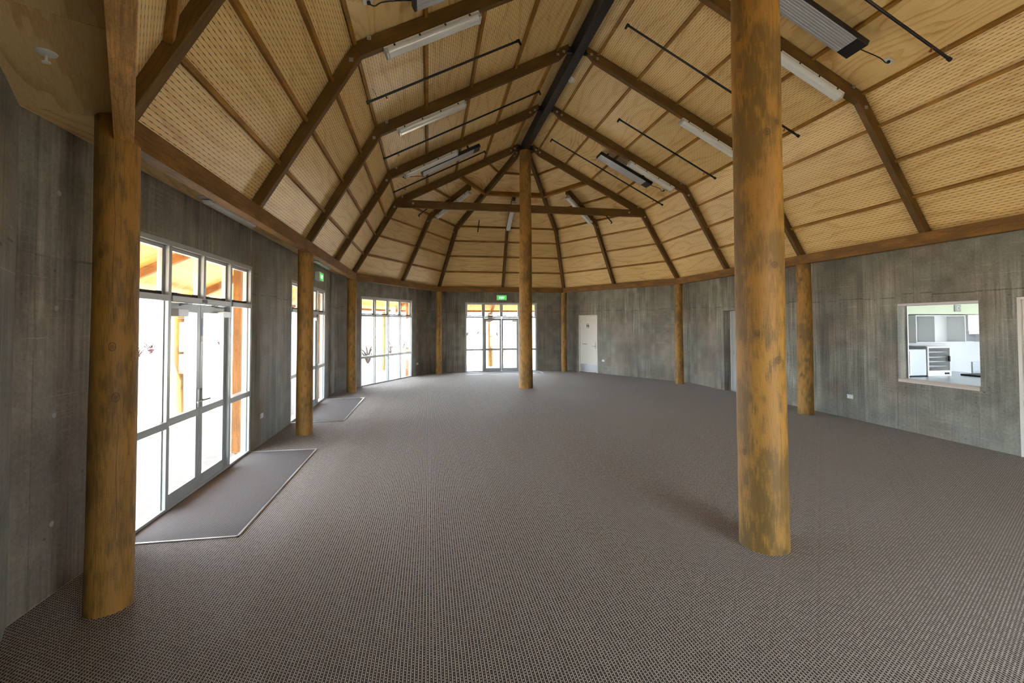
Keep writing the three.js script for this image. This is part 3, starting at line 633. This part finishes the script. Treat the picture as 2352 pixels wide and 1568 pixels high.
// unseen boxes added behind the two solid doors to stop daylight leaking in
for (const [k, x0, x1, n] of [['right', 1.0, 3.0, 'sky_block_store'], ['far_right', -2.3, -0.7, 'sky_block_lobby']]) {
  const w = WALLS[k], o = structure(n, 'plain lining of the closed room behind a door', 'wall', w.position.toArray()); o.rotation.y = w.rotation.y;
  for (const [a, b, c, d, e, f] of [[x0 - 0.1, x0, -0.05, 2.6, -1.8, -WT], [x1, x1 + 0.1, -0.05, 2.6, -1.8, -WT], [x0 - 0.1, x1 + 0.1, -0.05, 2.6, -1.9, -1.8], [x0 - 0.1, x1 + 0.1, 2.6, 2.7, -1.9, -WT], [x0 - 0.1, x1 + 0.1, -0.06, -0.001, -1.9, -WT]]) part(o, 'lining', lbox(a, b, c, d, e, f, 0), M.kitchenWall);
}

// ---------------------------------------------------------------- ceiling fittings
const slope = Math.atan(0.513);
function onSlope(o, s, r, u, drop) { // group lies on the slope: local x down the slope away from the ridge, y towards the ply, z towards the viewer
  o.position.copy(P(s * r, 6.86 - 0.513 * r - drop, u)); o.rotation.set(0, 0, -s * slope); return o;
}
function battenProto(label) {
  const o = thing('batten_light', label, 'light', [0, 0, 0], 'fluorescent batten lights');
  part(o, 'tray', cbox(1.27, 0.03, 0.12, 0.004).translate(0, -0.016, 0), M.white);
  const sh = new THREE.Shape(); sh.moveTo(-0.058, 0); sh.lineTo(0.058, 0); sh.lineTo(0.062, -0.03); sh.quadraticCurveTo(0.055, -0.072, 0.03, -0.078); sh.lineTo(-0.03, -0.078); sh.quadraticCurveTo(-0.055, -0.072, -0.062, -0.03); sh.lineTo(-0.058, 0);
  part(o, 'diffuser', new THREE.ExtrudeGeometry(sh, { depth: 1.2, bevelEnabled: false, curveSegments: 6 }).scale(1.22, 1, 1).translate(0, -0.026, -0.6).rotateY(Math.PI / 2), M.acrylic);
  for (const s of [-1, 1]) { part(o, 'end_cap', cbox(0.035, 0.074, 0.144, 0.008).translate(s * 0.617, -0.064, 0), M.acrylicEnd); }
  for (const x of [-0.5, -0.17, 0.17, 0.5]) for (const s of [-1, 1]) part(o, 'clip', cbox(0.022, 0.026, 0.008, 0.001).translate(x, -0.03, s * 0.076), M.gasket);
  return o;
}
{
  const b0 = battenProto('batten light under the left rafter above the nearest glass doors');
  onSlope(b0, -1, 2.605, -1.5 * B, 0.215);
  const L = [[-1, -B, 'batten light under the left rafter between the two left door sets'], [-1, -B / 2, 'left batten light touching the far left heater'], [1, -1.5 * B, 'batten light right of the foreground pole at the upper right'], [1, -B, 'batten light left of and behind the foreground pole'], [1, -B / 2, 'right batten light touching the far right heater']];
  for (const [s, u, l] of L) onSlope(copyOf(b0, l), s, 2.605, u, 0.215);
  for (const [ang, l] of [[Math.PI / 6, 'small batten light right of the far centre pole'], [Math.PI / 2, 'small batten light just left of the far centre pole, behind the tie beam'], [5 * Math.PI / 6, 'small batten light on the far left over the tie beam']]) {
    const o = copyOf(b0, l), r = 2.62, c = Math.cos(ang), s = Math.sin(ang);
    o.position.copy(P(r * S3 * c, 6.86 - 0.513 * r - 0.215, r * S3 * s));
    const x = V3(c * S3, -0.513, -s * S3).normalize(), z = V3(s, 0, c), y = new THREE.Vector3().crossVectors(z, x);
    o.quaternion.setFromRotationMatrix(new THREE.Matrix4().makeBasis(x, y, z));
  }
}
function heaterProto(label) {
  const o = thing('radiant_heater', label, 'heater', [0, 0, 0], 'radiant ceiling heaters');
  part(o, 'housing', cbox(1.5, 0.075, 0.3, 0.004), M.black);
  part(o, 'radiant_panel', cbox(1.3, 0.008, 0.29, 0.002).translate(-0.07, -0.04, 0), M.heaterFace);
  for (let k = 0; k < 7; k++) part(o, 'panel_ridge', cbox(1.29, 0.004, 0.006, 0.001).translate(-0.07, -0.0455, -0.108 + k * 0.036), M.heaterFace);
  for (const x of [-0.55, 0.5]) part(o, 'bracket', cbox(0.04, 0.12, 0.03, 0.002).translate(x, 0.09, 0), M.black);
  return o;
}
{
  const h0 = heaterProto('black radiant heater beside the left batten nearest the far pole');
  onSlope(h0, -1, 2.14, -1.75, 0.2);
  onSlope(copyOf(h0, 'black radiant heater beside the right batten nearest the far pole'), 1, 2.14, -1.75, 0.2);
  onSlope(copyOf(h0, 'large grey-faced heater right of the foreground pole at the top'), 1, 2.1, -7.42, 0.2);
  onSlope(copyOf(h0, 'black heater cut off by the top edge, left of centre'), -1, 2.14, -7.42, 0.2);
  // sockets on the ply and heater cables
  for (const [s, u, r, l] of [[1, -7.39, 3.27, 'white ceiling socket at the end of the large right heater'], [1, -1.6, 3.28, 'white ceiling socket beside the far right heater'], [-1, -1.52, 3.23, 'white ceiling socket beside the far left heater'], [-1, -7.39, 3.27, 'white ceiling socket at the top edge left of centre']]) {
    const o = thing('ceiling_socket', l, 'socket', [0, 0, 0], 'ceiling sockets'); onSlope(o, s, r, u, 0.016); if (s < 0) o.rotateY(Math.PI);
    part(o, 'plate', cbox(0.115, 0.012, 0.07, 0.003).translate(0, 0.004, 0), M.socket);
    part(o, 'plug', cbox(0.035, 0.03, 0.035, 0.006).translate(0.0, -0.016, 0), M.black);
    const hr = s > 0 && u < -5 ? 2.1 : 2.14, dx = -(r - hr) / Math.cos(slope) + 0.75, dz = u < -5 ? 0.03 : 0.15;
    const cur = new THREE.CatmullRomCurve3([V3(0, -0.03, 0), V3(-0.04, -0.06, 0.01), V3(-0.12, -0.05, dz * 0.3), V3((dx - 0.12) / 2 - 0.05, -0.11, dz * 0.6), V3(dx, -0.16, dz)]);
    part(o, 'cable', new THREE.TubeGeometry(cur, 24, 0.007, 6), M.black);
  }
}
{
  // sprinkler pipes across the upper slopes
  const pipe = (s, u, r0, r1, label, elbowTop) => {
    const o = thing('sprinkler_pipe', label, 'pipe', [0, 0, 0], 'black sprinkler pipes'); onSlope(o, s, (r0 + r1) / 2, u, 0.16);
    const L = (r1 - r0) / Math.cos(slope), f = s;
    part(o, 'pipe', rod(V3(-L / 2, 0, 0), V3(L / 2, 0, 0), 0.017, 12), M.black);
    for (const e of [-1, 1]) { part(o, 'coupling', rod(V3(e * (L / 2 - 0.03), 0, 0), V3(e * (L / 2 + 0.012), 0, 0), 0.024, 12), M.black); }
    part(o, 'end_elbow', rod(V3(-f * L / 2, 0.01, 0), V3(-f * L / 2, -0.07, 0), 0.018, 10), M.black);
    for (const x of [-L / 2 + 0.16, L / 2 - 0.1]) part(o, 'hanger', rod(V3(x, 0, 0), V3(x, 0.15, 0), 0.004, 6), M.steel);
    const hx = f * (L / 2 - 0.28), hd = part(o, 'sprinkler_head', rod(V3(hx, 0, 0), V3(hx, -0.055, 0), 0.011, 10), M.copper);
    part(hd, 'deflector', new THREE.CylinderGeometry(0.018, 0.018, 0.003, 12).translate(hx, -0.062, 0), M.copper);
  };
  pipe(-1, -1.25 * B, 1.3, 3.5, 'black sprinkler pipe in the left bay nearest the viewer');
  pipe(-1, -0.75 * B, 0.43, 3.48, 'longest black sprinkler pipe on the left slope');
  pipe(-1, -0.25 * B, 1.27, 3.475, 'black sprinkler pipe below the far left heater');
  pipe(1, -1.25 * B, 0.45, 3.5, 'long black sprinkler pipe that passes behind the foreground pole');
  pipe(1, -0.75 * B, 1.29, 3.495, 'black sprinkler pipe on the right slope between two right battens');
  pipe(1, -0.25 * B, 0.455, 3.49, 'black sprinkler pipe below the far right heater');
  pipe(1, -1.75 * B, 0.6, 3.505, 'black sprinkler pipe at the upper right corner');
  // short drops in the far end
  const hexPipe = (ang, dv, r0, r1, label) => {
    const o = thing('sprinkler_pipe', label, 'pipe', [0, 0, 0], 'black sprinkler pipes'), c = Math.cos(ang), s = Math.sin(ang), r = (r0 + r1) / 2;
    o.position.copy(P(r * S3 * c, 6.86 - 0.513 * r - 0.14, r * S3 * s)).add(V3(s, 0, c).multiplyScalar(dv));
    const x = V3(c * S3, -0.513, -s * S3).normalize(), z = V3(s, 0, c), y = new THREE.Vector3().crossVectors(z, x); o.quaternion.setFromRotationMatrix(new THREE.Matrix4().makeBasis(x, y, z));
    const L = (r1 - r0) * S3 / Math.cos(slope);
    part(o, 'pipe', rod(V3(-L / 2, 0, 0), V3(L / 2, 0, 0), 0.017, 12), M.black);
    part(o, 'hanger', rod(V3(-L / 2 + 0.05, 0, 0), V3(-L / 2 + 0.05, 0.13, 0), 0.004, 6), M.steel); part(o, 'end_elbow', rod(V3(L / 2, 0.01, 0), V3(L / 2, -0.05, 0), 0.018, 10), M.black);
  };
  hexPipe(Math.PI / 2, -1.0, 3.0, 3.52, 'short black pipe end on the far slope left of the centre pole');
  hexPipe(Math.PI / 2, 0.72, 3.0, 3.52, 'short black pipe end on the far slope right of the centre pole');
  hexPipe(Math.PI / 6, 0.6, 3.0, 3.55, 'short black pipe under the tie beam on the right');
  hexPipe(5 * Math.PI / 6, -0.55, 3.0, 3.55, 'short black pipe under the tie beam on the left');
  // smoke detector by the ridge
  const d = thing('smoke_detector', 'round white smoke detector beside the black ridge beam', 'detector', [0, 0, 0]); onSlope(d, 1, 0.22, -3.5, 0.014);
  part(d, 'base', new THREE.CylinderGeometry(0.075, 0.075, 0.02, 28).translate(0, 0, 0), M.white); part(d, 'dome', new THREE.CylinderGeometry(0.07, 0.048, 0.04, 28).translate(0, -0.027, 0), M.white);
  // soffit sprinkler
  const q = thing('soffit_sprinkler', 'white sprinkler rosette on the plywood soffit at the upper left', 'sprinkler', P(-4.444, SOFFIT, -9.808).toArray());
  part(q, 'rosette', new THREE.LatheGeometry([[0, -0.014], [0.018, -0.014], [0.04, -0.006], [0.042, 0]].map(([x, y]) => new THREE.Vector2(x, y)), 28), M.white);
  part(q, 'stem', rod(V3(0, -0.01, 0), V3(0, -0.045, 0), 0.006), M.white); part(q, 'deflector', new THREE.CylinderGeometry(0.017, 0.017, 0.004, 18).translate(0, -0.047, 0), M.white);
  // soffit lights
  for (const [u, l] of [[-6.62, 'slim white soffit light above the nearest glass doors'], [-2.1, 'slim white soffit light above the farther left doors']]) {
    const o = thing('soffit_light', l, 'light', P(-4.865, SOFFIT, u).toArray(), 'soffit lights');
    part(o, 'body', cbox(0.16, 0.02, 1.32, 0.004).translate(0, -0.01, 0), M.white);
    const sh = new THREE.Shape(); sh.moveTo(-0.075, 0); sh.lineTo(0.075, 0); sh.lineTo(0.052, -0.045); sh.lineTo(0.02, -0.055); sh.lineTo(-0.02, -0.055); sh.lineTo(-0.052, -0.045); sh.lineTo(-0.075, 0);
    part(o, 'diffuser', new THREE.ExtrudeGeometry(sh, { depth: 1.12, bevelEnabled: true, bevelThickness: 0.07, bevelSize: 0.03, bevelOffset: -0.03, bevelSegments: 1 }).translate(0, -0.02, -0.56), M.acrylic);
  }
}

// ---------------------------------------------------------------- signs, sockets on walls
{
  const cv = document.createElement('canvas'); cv.width = 256; cv.height = 128; const c = cv.getContext('2d');
  c.fillStyle = '#2f9a3c'; c.fillRect(0, 0, 256, 128); c.fillStyle = '#f2fff0'; c.font = 'bold 92px sans-serif'; c.textAlign = 'center'; c.textBaseline = 'middle'; c.save(); c.translate(128, 68); c.scale(0.82, 1); c.fillText('EXIT', 0, 0); c.restore();
  const ct = new THREE.CanvasTexture(cv); ct.colorSpace = THREE.SRGBColorSpace;
  const face = std({ map: ct, roughness: 0.4, emissive: 0xffffff, emissiveMap: ct, emissiveIntensity: 0.6 });
  for (const [k, x, h, l, deep] of [['far', 0.028, 2.73, 'green lit exit sign above the far exit doors', 0.07], ['left', -1.83, 2.79, 'green lit exit sign above the farther left doors', 0.1]]) {
    const w = WALLS[k], o = thing('exit_sign', l, 'sign', w.position.toArray(), 'exit signs'); o.rotation.y = w.rotation.y;
    part(o, 'housing', lbox(x - 0.185, x + 0.185, h - 0.095, h + 0.095, 0, deep, 0.004), M.white);
    const pg = new THREE.BoxGeometry(0.33, 0.15, 0.004).translate(x, h, deep + 0.002); part(o, 'sign_face', pg, face);
    const li = new THREE.RectAreaLight(new THREE.Color().setRGB(0.25, 0.8, 0.3), 0.35, 0.33, 0.15); li.position.set(x, h, deep + 0.012); li.rotation.y = Math.PI; o.add(li);
  }
  const sock = (k, x, h, l) => { const w = WALLS[k], o = thing('wall_socket', l, 'socket', w.position.toArray(), 'wall sockets'); o.rotation.y = w.rotation.y; part(o, 'plate', lbox(x - 0.06, x + 0.06, h - 0.037, h + 0.037, 0, 0.01, 0.003), M.socket); for (const s of [-1, 1]) part(o, 'outlet', lbox(x + s * 0.028 - 0.012, x + s * 0.028 + 0.012, h - 0.02, h + 0.008, 0.01, 0.012, 0.001), M.whiteGloss); };
  sock('left', -5.1, 0.42, 'white wall socket between the nearest doors and the second left pole');
  sock('right', 5.06, 0.4, 'white wall socket left of the serving hatch');
  sock('far_right', -0.84, 0.46, 'white wall socket right of the toilet door');
  sock('far_left', 1.62, 0.4, 'small wall socket right of the tall far window');
}

// ---------------------------------------------------------------- kitchen behind the hatch
{
  const V0 = SIDE + WT, V1 = 9.2, U0 = -9.6, U1 = -4.9, HK = 2.6, fl = structure('floor_kitchen', 'kitchen vinyl floor', 'floor');
  part(fl, 'vinyl', prism([[V0, U0], [V1, U0], [V1, U1], [V0, U1]], -0.02, 0), std({ color: rgb(150, 152, 154), roughness: 0.5 }));
  const ce = structure('ceiling_kitchen', 'pale kitchen ceiling seen through the hatch', 'ceiling'); part(ce, 'lining', prism([[V0 - 0.02, U0 - 0.1], [V1 + 0.1, U0 - 0.1], [V1 + 0.1, U1 + 0.1], [V0 - 0.02, U1 + 0.1]], HK, HK + 0.05), M.kitchenWall);
  const kw = structure('wall_kitchen', 'white kitchen walls seen through the hatch', 'wall');
  part(kw, 'lining', prism([[V0, U1], [V1 + 0.1, U1], [V1 + 0.1, U1 + 0.1], [V0, U1 + 0.1]], 0, HK), M.kitchenWall);
  for (const [a, b, h0, h1] of [[V0, V1 + 0.1, 0, 1], [V0, V1 + 0.1, 2.3, HK], [V0, 7.3, 1, 2.3], [8.2, V1 + 0.1, 1, 2.3]]) part(kw, 'lining', prism([[a, U0 - 0.1], [b, U0 - 0.1], [b, U0], [a, U0]], h0, h1), M.kitchenWall);
  for (const [a, b, h0, h1] of [[U0, U1, 0, 0.9], [U0, U1, 2.3, HK], [U0, U0 + 0.1, 0.9, 2.3], [U0 + 1.4, U1, 0.9, 2.3]]) part(kw, 'lining', prism([[V1, a], [V1 + 0.1, a], [V1 + 0.1, b], [V1, b]], h0, h1), M.kitchenWall);
  const kwin = structure('window_3', 'kitchen window outside the view of the hatch', 'window'); part(kwin, 'pane', prism([[V1 + 0.04, U0 + 0.1], [V1 + 0.046, U0 + 0.1], [V1 + 0.046, U0 + 1.4], [V1 + 0.04, U0 + 1.4]], 0.9, 2.3), M.glass); part(kwin, 'pane', prism([[7.3, U0 - 0.05], [8.2, U0 - 0.05], [8.2, U0 - 0.044], [7.3, U0 - 0.044]], 1, 2.3), M.glass);  // panes out of view; the sunward one is added to brighten the kitchen
  // stainless counter behind the hatch
  const ss = std({ color: rgb(196, 202, 208), roughness: 0.34, metalness: 0.85 });
  const ct = thing('kitchen_counter', 'stainless steel counter behind the serving hatch', 'counter', P(6.3, 0, -6.2).toArray());
  wpart(ct, 'worktop', prism([[V0 + 0.01, -8.6], [7.6, -8.6], [7.6, U1 - 0.01], [V0 + 0.01, U1 - 0.01]], 0.765, 0.805, 0.004), ss);
  wpart(ct, 'base', prism([[V0 + 0.05, -8.55], [7.55, -8.55], [7.55, U1 - 0.03], [V0 + 0.05, U1 - 0.03]], 0.005, 0.765), M.cabinet);
  // fridge and warmer stand on the counter, facing the viewer
  const F = P(5.87, 0.806, -5.35), f = thing('bar_fridge', 'small stainless bar fridge at the left of the hatch', 'fridge', F.toArray());
  part(f, 'body', lbox(-0.21, 0.21, 0, 0.53, -0.22, 0.2, 0.006), M.black); const fd = part(f, 'door', lbox(-0.2, 0.2, 0.015, 0.49, 0.2, 0.24, 0.012), std({ color: rgb(168, 172, 174), roughness: 0.42, metalness: 0.35 })); part(fd, 'handle', vbox(-0.18, -0.155, 0.05, 0.45, 0.24, 0.262, 0.004), M.aluTrim); part(f, 'top_trim', lbox(-0.212, 0.212, 0.5, 0.535, 0.19, 0.235, 0.004), M.gasket);
  const W = P(6.35, 0.806, -5.37), w = thing('pie_warmer', 'white countertop pie warmer with glass door and wire shelves', 'warmer', W.toArray());
  for (const [a, b, c, d] of [[-0.255, 0.255, 0, 0.1], [-0.255, 0.255, 0.5, 0.53], [-0.255, -0.225, 0.1, 0.5], [0.225, 0.255, 0.1, 0.5]]) part(w, 'casing', lbox(a, b, c, d, -0.2, 0.22, 0.004), M.whiteGloss);
  part(w, 'back', lbox(-0.225, 0.225, 0.1, 0.5, -0.2, -0.18, 0.001), std({ color: rgb(112, 122, 128), roughness: 0.4, metalness: 0.4 }));
  for (const h of [0.17, 0.25, 0.33, 0.42]) part(w, 'shelf', lbox(-0.222, 0.222, h, h + 0.012, -0.17, 0.17, 0.002), M.steel);
  const wd = part(w, 'glass_door', new THREE.BoxGeometry(0.44, 0.39, 0.005).translate(0, 0.3, 0.205), M.glass); part(wd, 'handle', vbox(0.19, 0.215, 0.26, 0.36, 0.21, 0.24, 0.004), M.gasket);
  for (const x of [0.12, 0.17]) part(w, 'knob', new THREE.CylinderGeometry(0.016, 0.016, 0.02, 14).rotateX(Math.PI / 2).translate(x, 0.05, 0.23), M.gasket);
  // open wall cabinets on the end wall, and range hood
  const cb = thing('wall_cabinet', 'open white two-bay wall cabinet above the bar fridge', 'cabinet', P(6.95, 1.38, U1).toArray());
  const cx0 = -0.62, cx1 = 0.52, t = 0.018;
  for (const [a, b, c, d] of [[cx0, cx1, 0, t], [cx0, cx1, 0.52 - t, 0.52], [cx0, cx0 + t, t, 0.52 - t], [cx1 - t, cx1, t, 0.52 - t], [-0.2, -0.2 + t, t, 0.52 - t]]) part(cb, 'board', lbox(a, b, c, d, 0.001, 0.32, 0.001), M.cabinet);
  part(cb, 'back', lbox(cx0 + t, cx1 - t, t, 0.52 - t, 0.001, 0.012, 0), M.cabinet);
  const hd = thing('range_hood', 'white boxy range hood cupboard on the right in the hatch', 'hood', P(7.82, 1.54, U1).toArray());
  part(hd, 'body', lbox(-0.32, 0.32, 0.07, 0.37, 0.001, 0.34, 0.003), M.cabinet); part(hd, 'lower_panel', lbox(-0.32, 0.32, 0, 0.068, 0.001, 0.35, 0.003), M.whiteGloss); part(hd, 'side', lbox(0.3, 0.335, -0.16, 0.37, 0.001, 0.34, 0.002), M.cabinet); part(hd, 'recess_back', lbox(-0.3, 0.3, -0.15, -0.001, 0.001, 0.02, 0.001), std({ color: rgb(168, 172, 176), roughness: 0.5 }));
  const bh = structure('trim_1', 'pale bulkhead over the kitchen cabinets', 'bulkhead'); part(bh, 'bulkhead', prism([[V0, U1 - 0.3], [V1, U1 - 0.3], [V1, U1 - 0.005], [V0, U1 - 0.005]], 1.92, HK), std({ color: rgb(214, 226, 200), roughness: 0.6 }));
  const vf = thing('wall_vent', 'small grey wall vent above the kitchen cabinets', 'vent', P(7.3, 1.97, U1 - 0.3).toArray()); part(vf, 'frame', lbox(-0.07, 0.07, 0, 0.13, 0.001, 0.02, 0.003), std({ color: rgb(160, 164, 158), roughness: 0.5 })); part(vf, 'grille', new THREE.TorusGeometry(0.035, 0.01, 8, 20).translate(0, 0.065, 0.022), M.socket);
  const rg = thing('cooktop', 'black cooktop with stainless splashback at the right of the hatch', 'cooktop', P(7.2, 0.806, -5.75).toArray());
  part(rg, 'hob', lbox(-0.35, 0.3, 0, 0.03, -0.2, 0.24, 0.004), M.black); part(rg, 'splashback', lbox(-0.05, 0.4, 0.0, 0.24, -0.24, -0.21, 0.003), ss);
}

// ---------------------------------------------------------------- veranda outside
{
  const OUT = 2.27, E = 2.6, hIn = 3.44, hOut = 2.44, fall = (d) => hIn - (hIn - hOut) * (d - WT) / (OUT - WT);
  const ver = (k, x0, x1, t0, t1, label, posts, step) => {            // t0, t1: how the two ends splay
    const w = WALLS[k], o = structure('veranda_roof', label, 'roof', w.position.toArray()); o.rotation.y = w.rotation.y;
    const X = (x, d) => x + (x - (x0 + x1) / 2 > 0 ? 1 : -1) * 0;
    const n = Math.max(1, Math.round((x1 - x0) / step));
    const xa = (j, d) => { const f = j / n; return (x0 - t0 * d) * (1 - f) + (x1 + t1 * d) * f; };
    for (let j = 0; j < n; j++) {
      const q = [V3(xa(j, WT), hIn, -WT), V3(xa(j + 1, WT), hIn, -WT), V3(xa(j + 1, E), fall(E), -E), V3(xa(j, E), fall(E), -E)];
      const nn = q[1].clone().sub(q[0]).cross(q[3].clone().sub(q[0])).normalize(); if (nn.y > 0) nn.negate();
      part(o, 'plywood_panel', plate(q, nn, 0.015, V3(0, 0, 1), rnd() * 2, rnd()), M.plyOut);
      part(o, 'roof_sheet', plate(q.map((p) => p.clone().add(V3(0, 0.1, 0))), V3(0, 1, 0), 0.01, V3(1, 0, 0)), M.cladding);
      for (const f of j === 0 ? [0, 1] : [1]) part(o, 'rafter', bar(V3(xa(j + f, WT), hIn - 0.07, -WT), V3(xa(j + f, E), fall(E) - 0.07, -E), 0.08, 0.13), M.stain);
    }
    part(o, 'eaves_beam', bar(V3(x0 - t0 * OUT, 2.29, -OUT), V3(x1 + t1 * OUT, 2.29, -OUT), 0.07, 0.08), M.stain);
    for (const [x, l] of posts) {
      const p = V3(x, 0, -OUT).applyMatrix4(new THREE.Matrix4().makeRotationY(w.rotation.y)).add(w.position);
      const t = pole(p.x, -p.z, 0.115, 0.105, 2.24, l, null, 'post', 'veranda_post');
      t.position.y = -0.0; part(t, 'post_shoe', new THREE.CylinderGeometry(0.08, 0.08, 0.03, 16).translate(0, -0.01, 0), M.steel);
      part(t, 'head_bracket', cbox(0.012, 0.2, 0.1, 0.002).translate(0, 2.26, 0), M.steel);
    }
  };
  M.plyOut = std({ map: M.plyMap, color: new THREE.Color(1, 0.74, 0.46), roughness: 0.5 });     // orange tint on the indoor ply map, toned down against strong daylight
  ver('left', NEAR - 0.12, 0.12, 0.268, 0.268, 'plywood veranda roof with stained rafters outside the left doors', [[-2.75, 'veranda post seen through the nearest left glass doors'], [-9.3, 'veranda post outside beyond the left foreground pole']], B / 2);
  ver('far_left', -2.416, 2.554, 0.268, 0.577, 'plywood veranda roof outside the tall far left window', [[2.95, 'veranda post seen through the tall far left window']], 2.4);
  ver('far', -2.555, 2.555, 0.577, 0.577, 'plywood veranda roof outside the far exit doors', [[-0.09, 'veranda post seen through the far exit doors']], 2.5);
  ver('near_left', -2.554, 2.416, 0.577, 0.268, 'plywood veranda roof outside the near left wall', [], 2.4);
}

// ---------------------------------------------------------------- planting beyond the path
{
  const leafMat = (r, g, b) => std({ color: rgb(r, g, b), roughness: 0.6, side: THREE.DoubleSide });
  const red = leafMat(48, 22, 28), dark = leafMat(32, 28, 36), green = leafMat(50, 64, 20), bark = std({ color: rgb(112, 92, 70), roughness: 0.9 });
  function strap(L, wdt, lean, az, curl) {
    const n = 7, pos = [], idx = [];
    for (let i = 0; i <= n; i++) { const t = i / n, a = lean + curl * t * t, r = L * t, x = Math.sin(a) * r, y = Math.cos(a * 0.9) * r * (1 - 0.12 * t), ww = wdt * (0.5 + 0.9 * t) * (1 - t * t) + 0.002; pos.push(x, y, -ww, x, y + ww * 0.5, 0, x, y, ww); if (i) { const k = 3 * i; for (const j of [0, 1]) idx.push(k - 3 + j, k + j, k - 2 + j, k - 2 + j, k + j, k + 1 + j); } }
    const g = new THREE.BufferGeometry(); g.setAttribute('position', new THREE.Float32BufferAttribute(pos, 3)); g.setIndex(idx); g.computeVertexNormals();
    return g.rotateY(az);
  }
  function flax(v, u, H, mat, n, label) {
    const o = thing('flax_plant', label, 'plant', P(v, -0.12, u).toArray(), 'flax clumps beyond the path'), gs = [];
    for (let i = 0; i < n; i++) gs.push(strap(H * (0.65 + 0.45 * rnd()), 0.034 + 0.016 * rnd(), 0.06 + 0.5 * rnd(), rnd() * 6.28, 0.3 + rnd() * 0.9));
    part(o, 'leaves', mergeGeometries(gs), mat); part(o, 'crown', new THREE.SphereGeometry(0.08, 10, 8).scale(1, 0.8, 1).translate(0, 0.03, 0), bark);
  }
  function shrub(v, u, R, mat, label) {
    const o = thing('shrub', label, 'plant', P(v, -0.12, u).toArray(), 'small shrubs beyond the path'), gs = [];
    for (let i = 0; i < 70; i++) { const th = rnd() * 6.28, ph = Math.acos(rnd()), r = R * (0.5 + 0.5 * rnd()); gs.push(strap(0.1 + 0.08 * rnd(), 0.016, 0.4 + rnd(), rnd() * 6.28, 0.5).translate(Math.sin(ph) * Math.cos(th) * r, 0.1 + Math.cos(ph) * r * 1.1, Math.sin(ph) * Math.sin(th) * r)); }
    part(o, 'leaves', mergeGeometries(gs), mat);
    for (let i = 0; i < 4; i++) part(o, 'stem', rod(V3(0, 0, 0), V3(Math.cos(i * 1.6) * R * 0.5, R * 0.9, Math.sin(i * 1.6) * R * 0.5), 0.006, 6), bark);
  }
  flax(-5.4, 9.5, 1.5, dark, 46, 'large dark flax clump in the left light of the tall far window');
  flax(-4.65, 13.8, 1.35, dark, 40, 'dark flax clump behind the window post in the tall far window');
  flax(-4.6, 23.9, 1.2, dark, 34, 'faint dark flax in the right light of the tall far window');
  flax(3.2, 58.2, 1.6, dark, 34, 'small dark flax leftmost beyond the far exit doors');
  flax(5.3, 63.2, 1.6, dark, 34, 'small dark flax between jamb and post beyond the far exit doors');
  flax(7.7, 57.1, 1.4, dark, 34, 'small dark flax right of the post beyond the far exit doors');
  flax(-19.6, 19.3, 1.35, red, 34, 'reddish flax in the left sidelight of the nearest doors');
  flax(-18.2, 15.5, 1.2, red, 34, 'reddish flax at the leftmost sidelight edge of the nearest doors');
  flax(-21.9, 27.6, 1.6, red, 34, 'reddish flax beside the veranda post in the nearest doors');
  flax(-20.1, 30.0, 1.1, red, 30, 'small reddish flax in the right leaf of the nearest doors');
  shrub(-6.1, 11.4, 0.42, green, 'yellow-green shrub low in the left light of the tall far window');
  shrub(-4.1, 10.9, 0.32, green, 'yellow-green shrub in the third light of the tall far window');
  shrub(-3.85, 10.1, 0.26, green, 'yellow-green shrub in the right light of the tall far window');
  shrub(1.5, 12.5, 0.36, green, 'low green shrub beyond the right leaf of the far exit doors');
}
renderer.render(scene, camera);
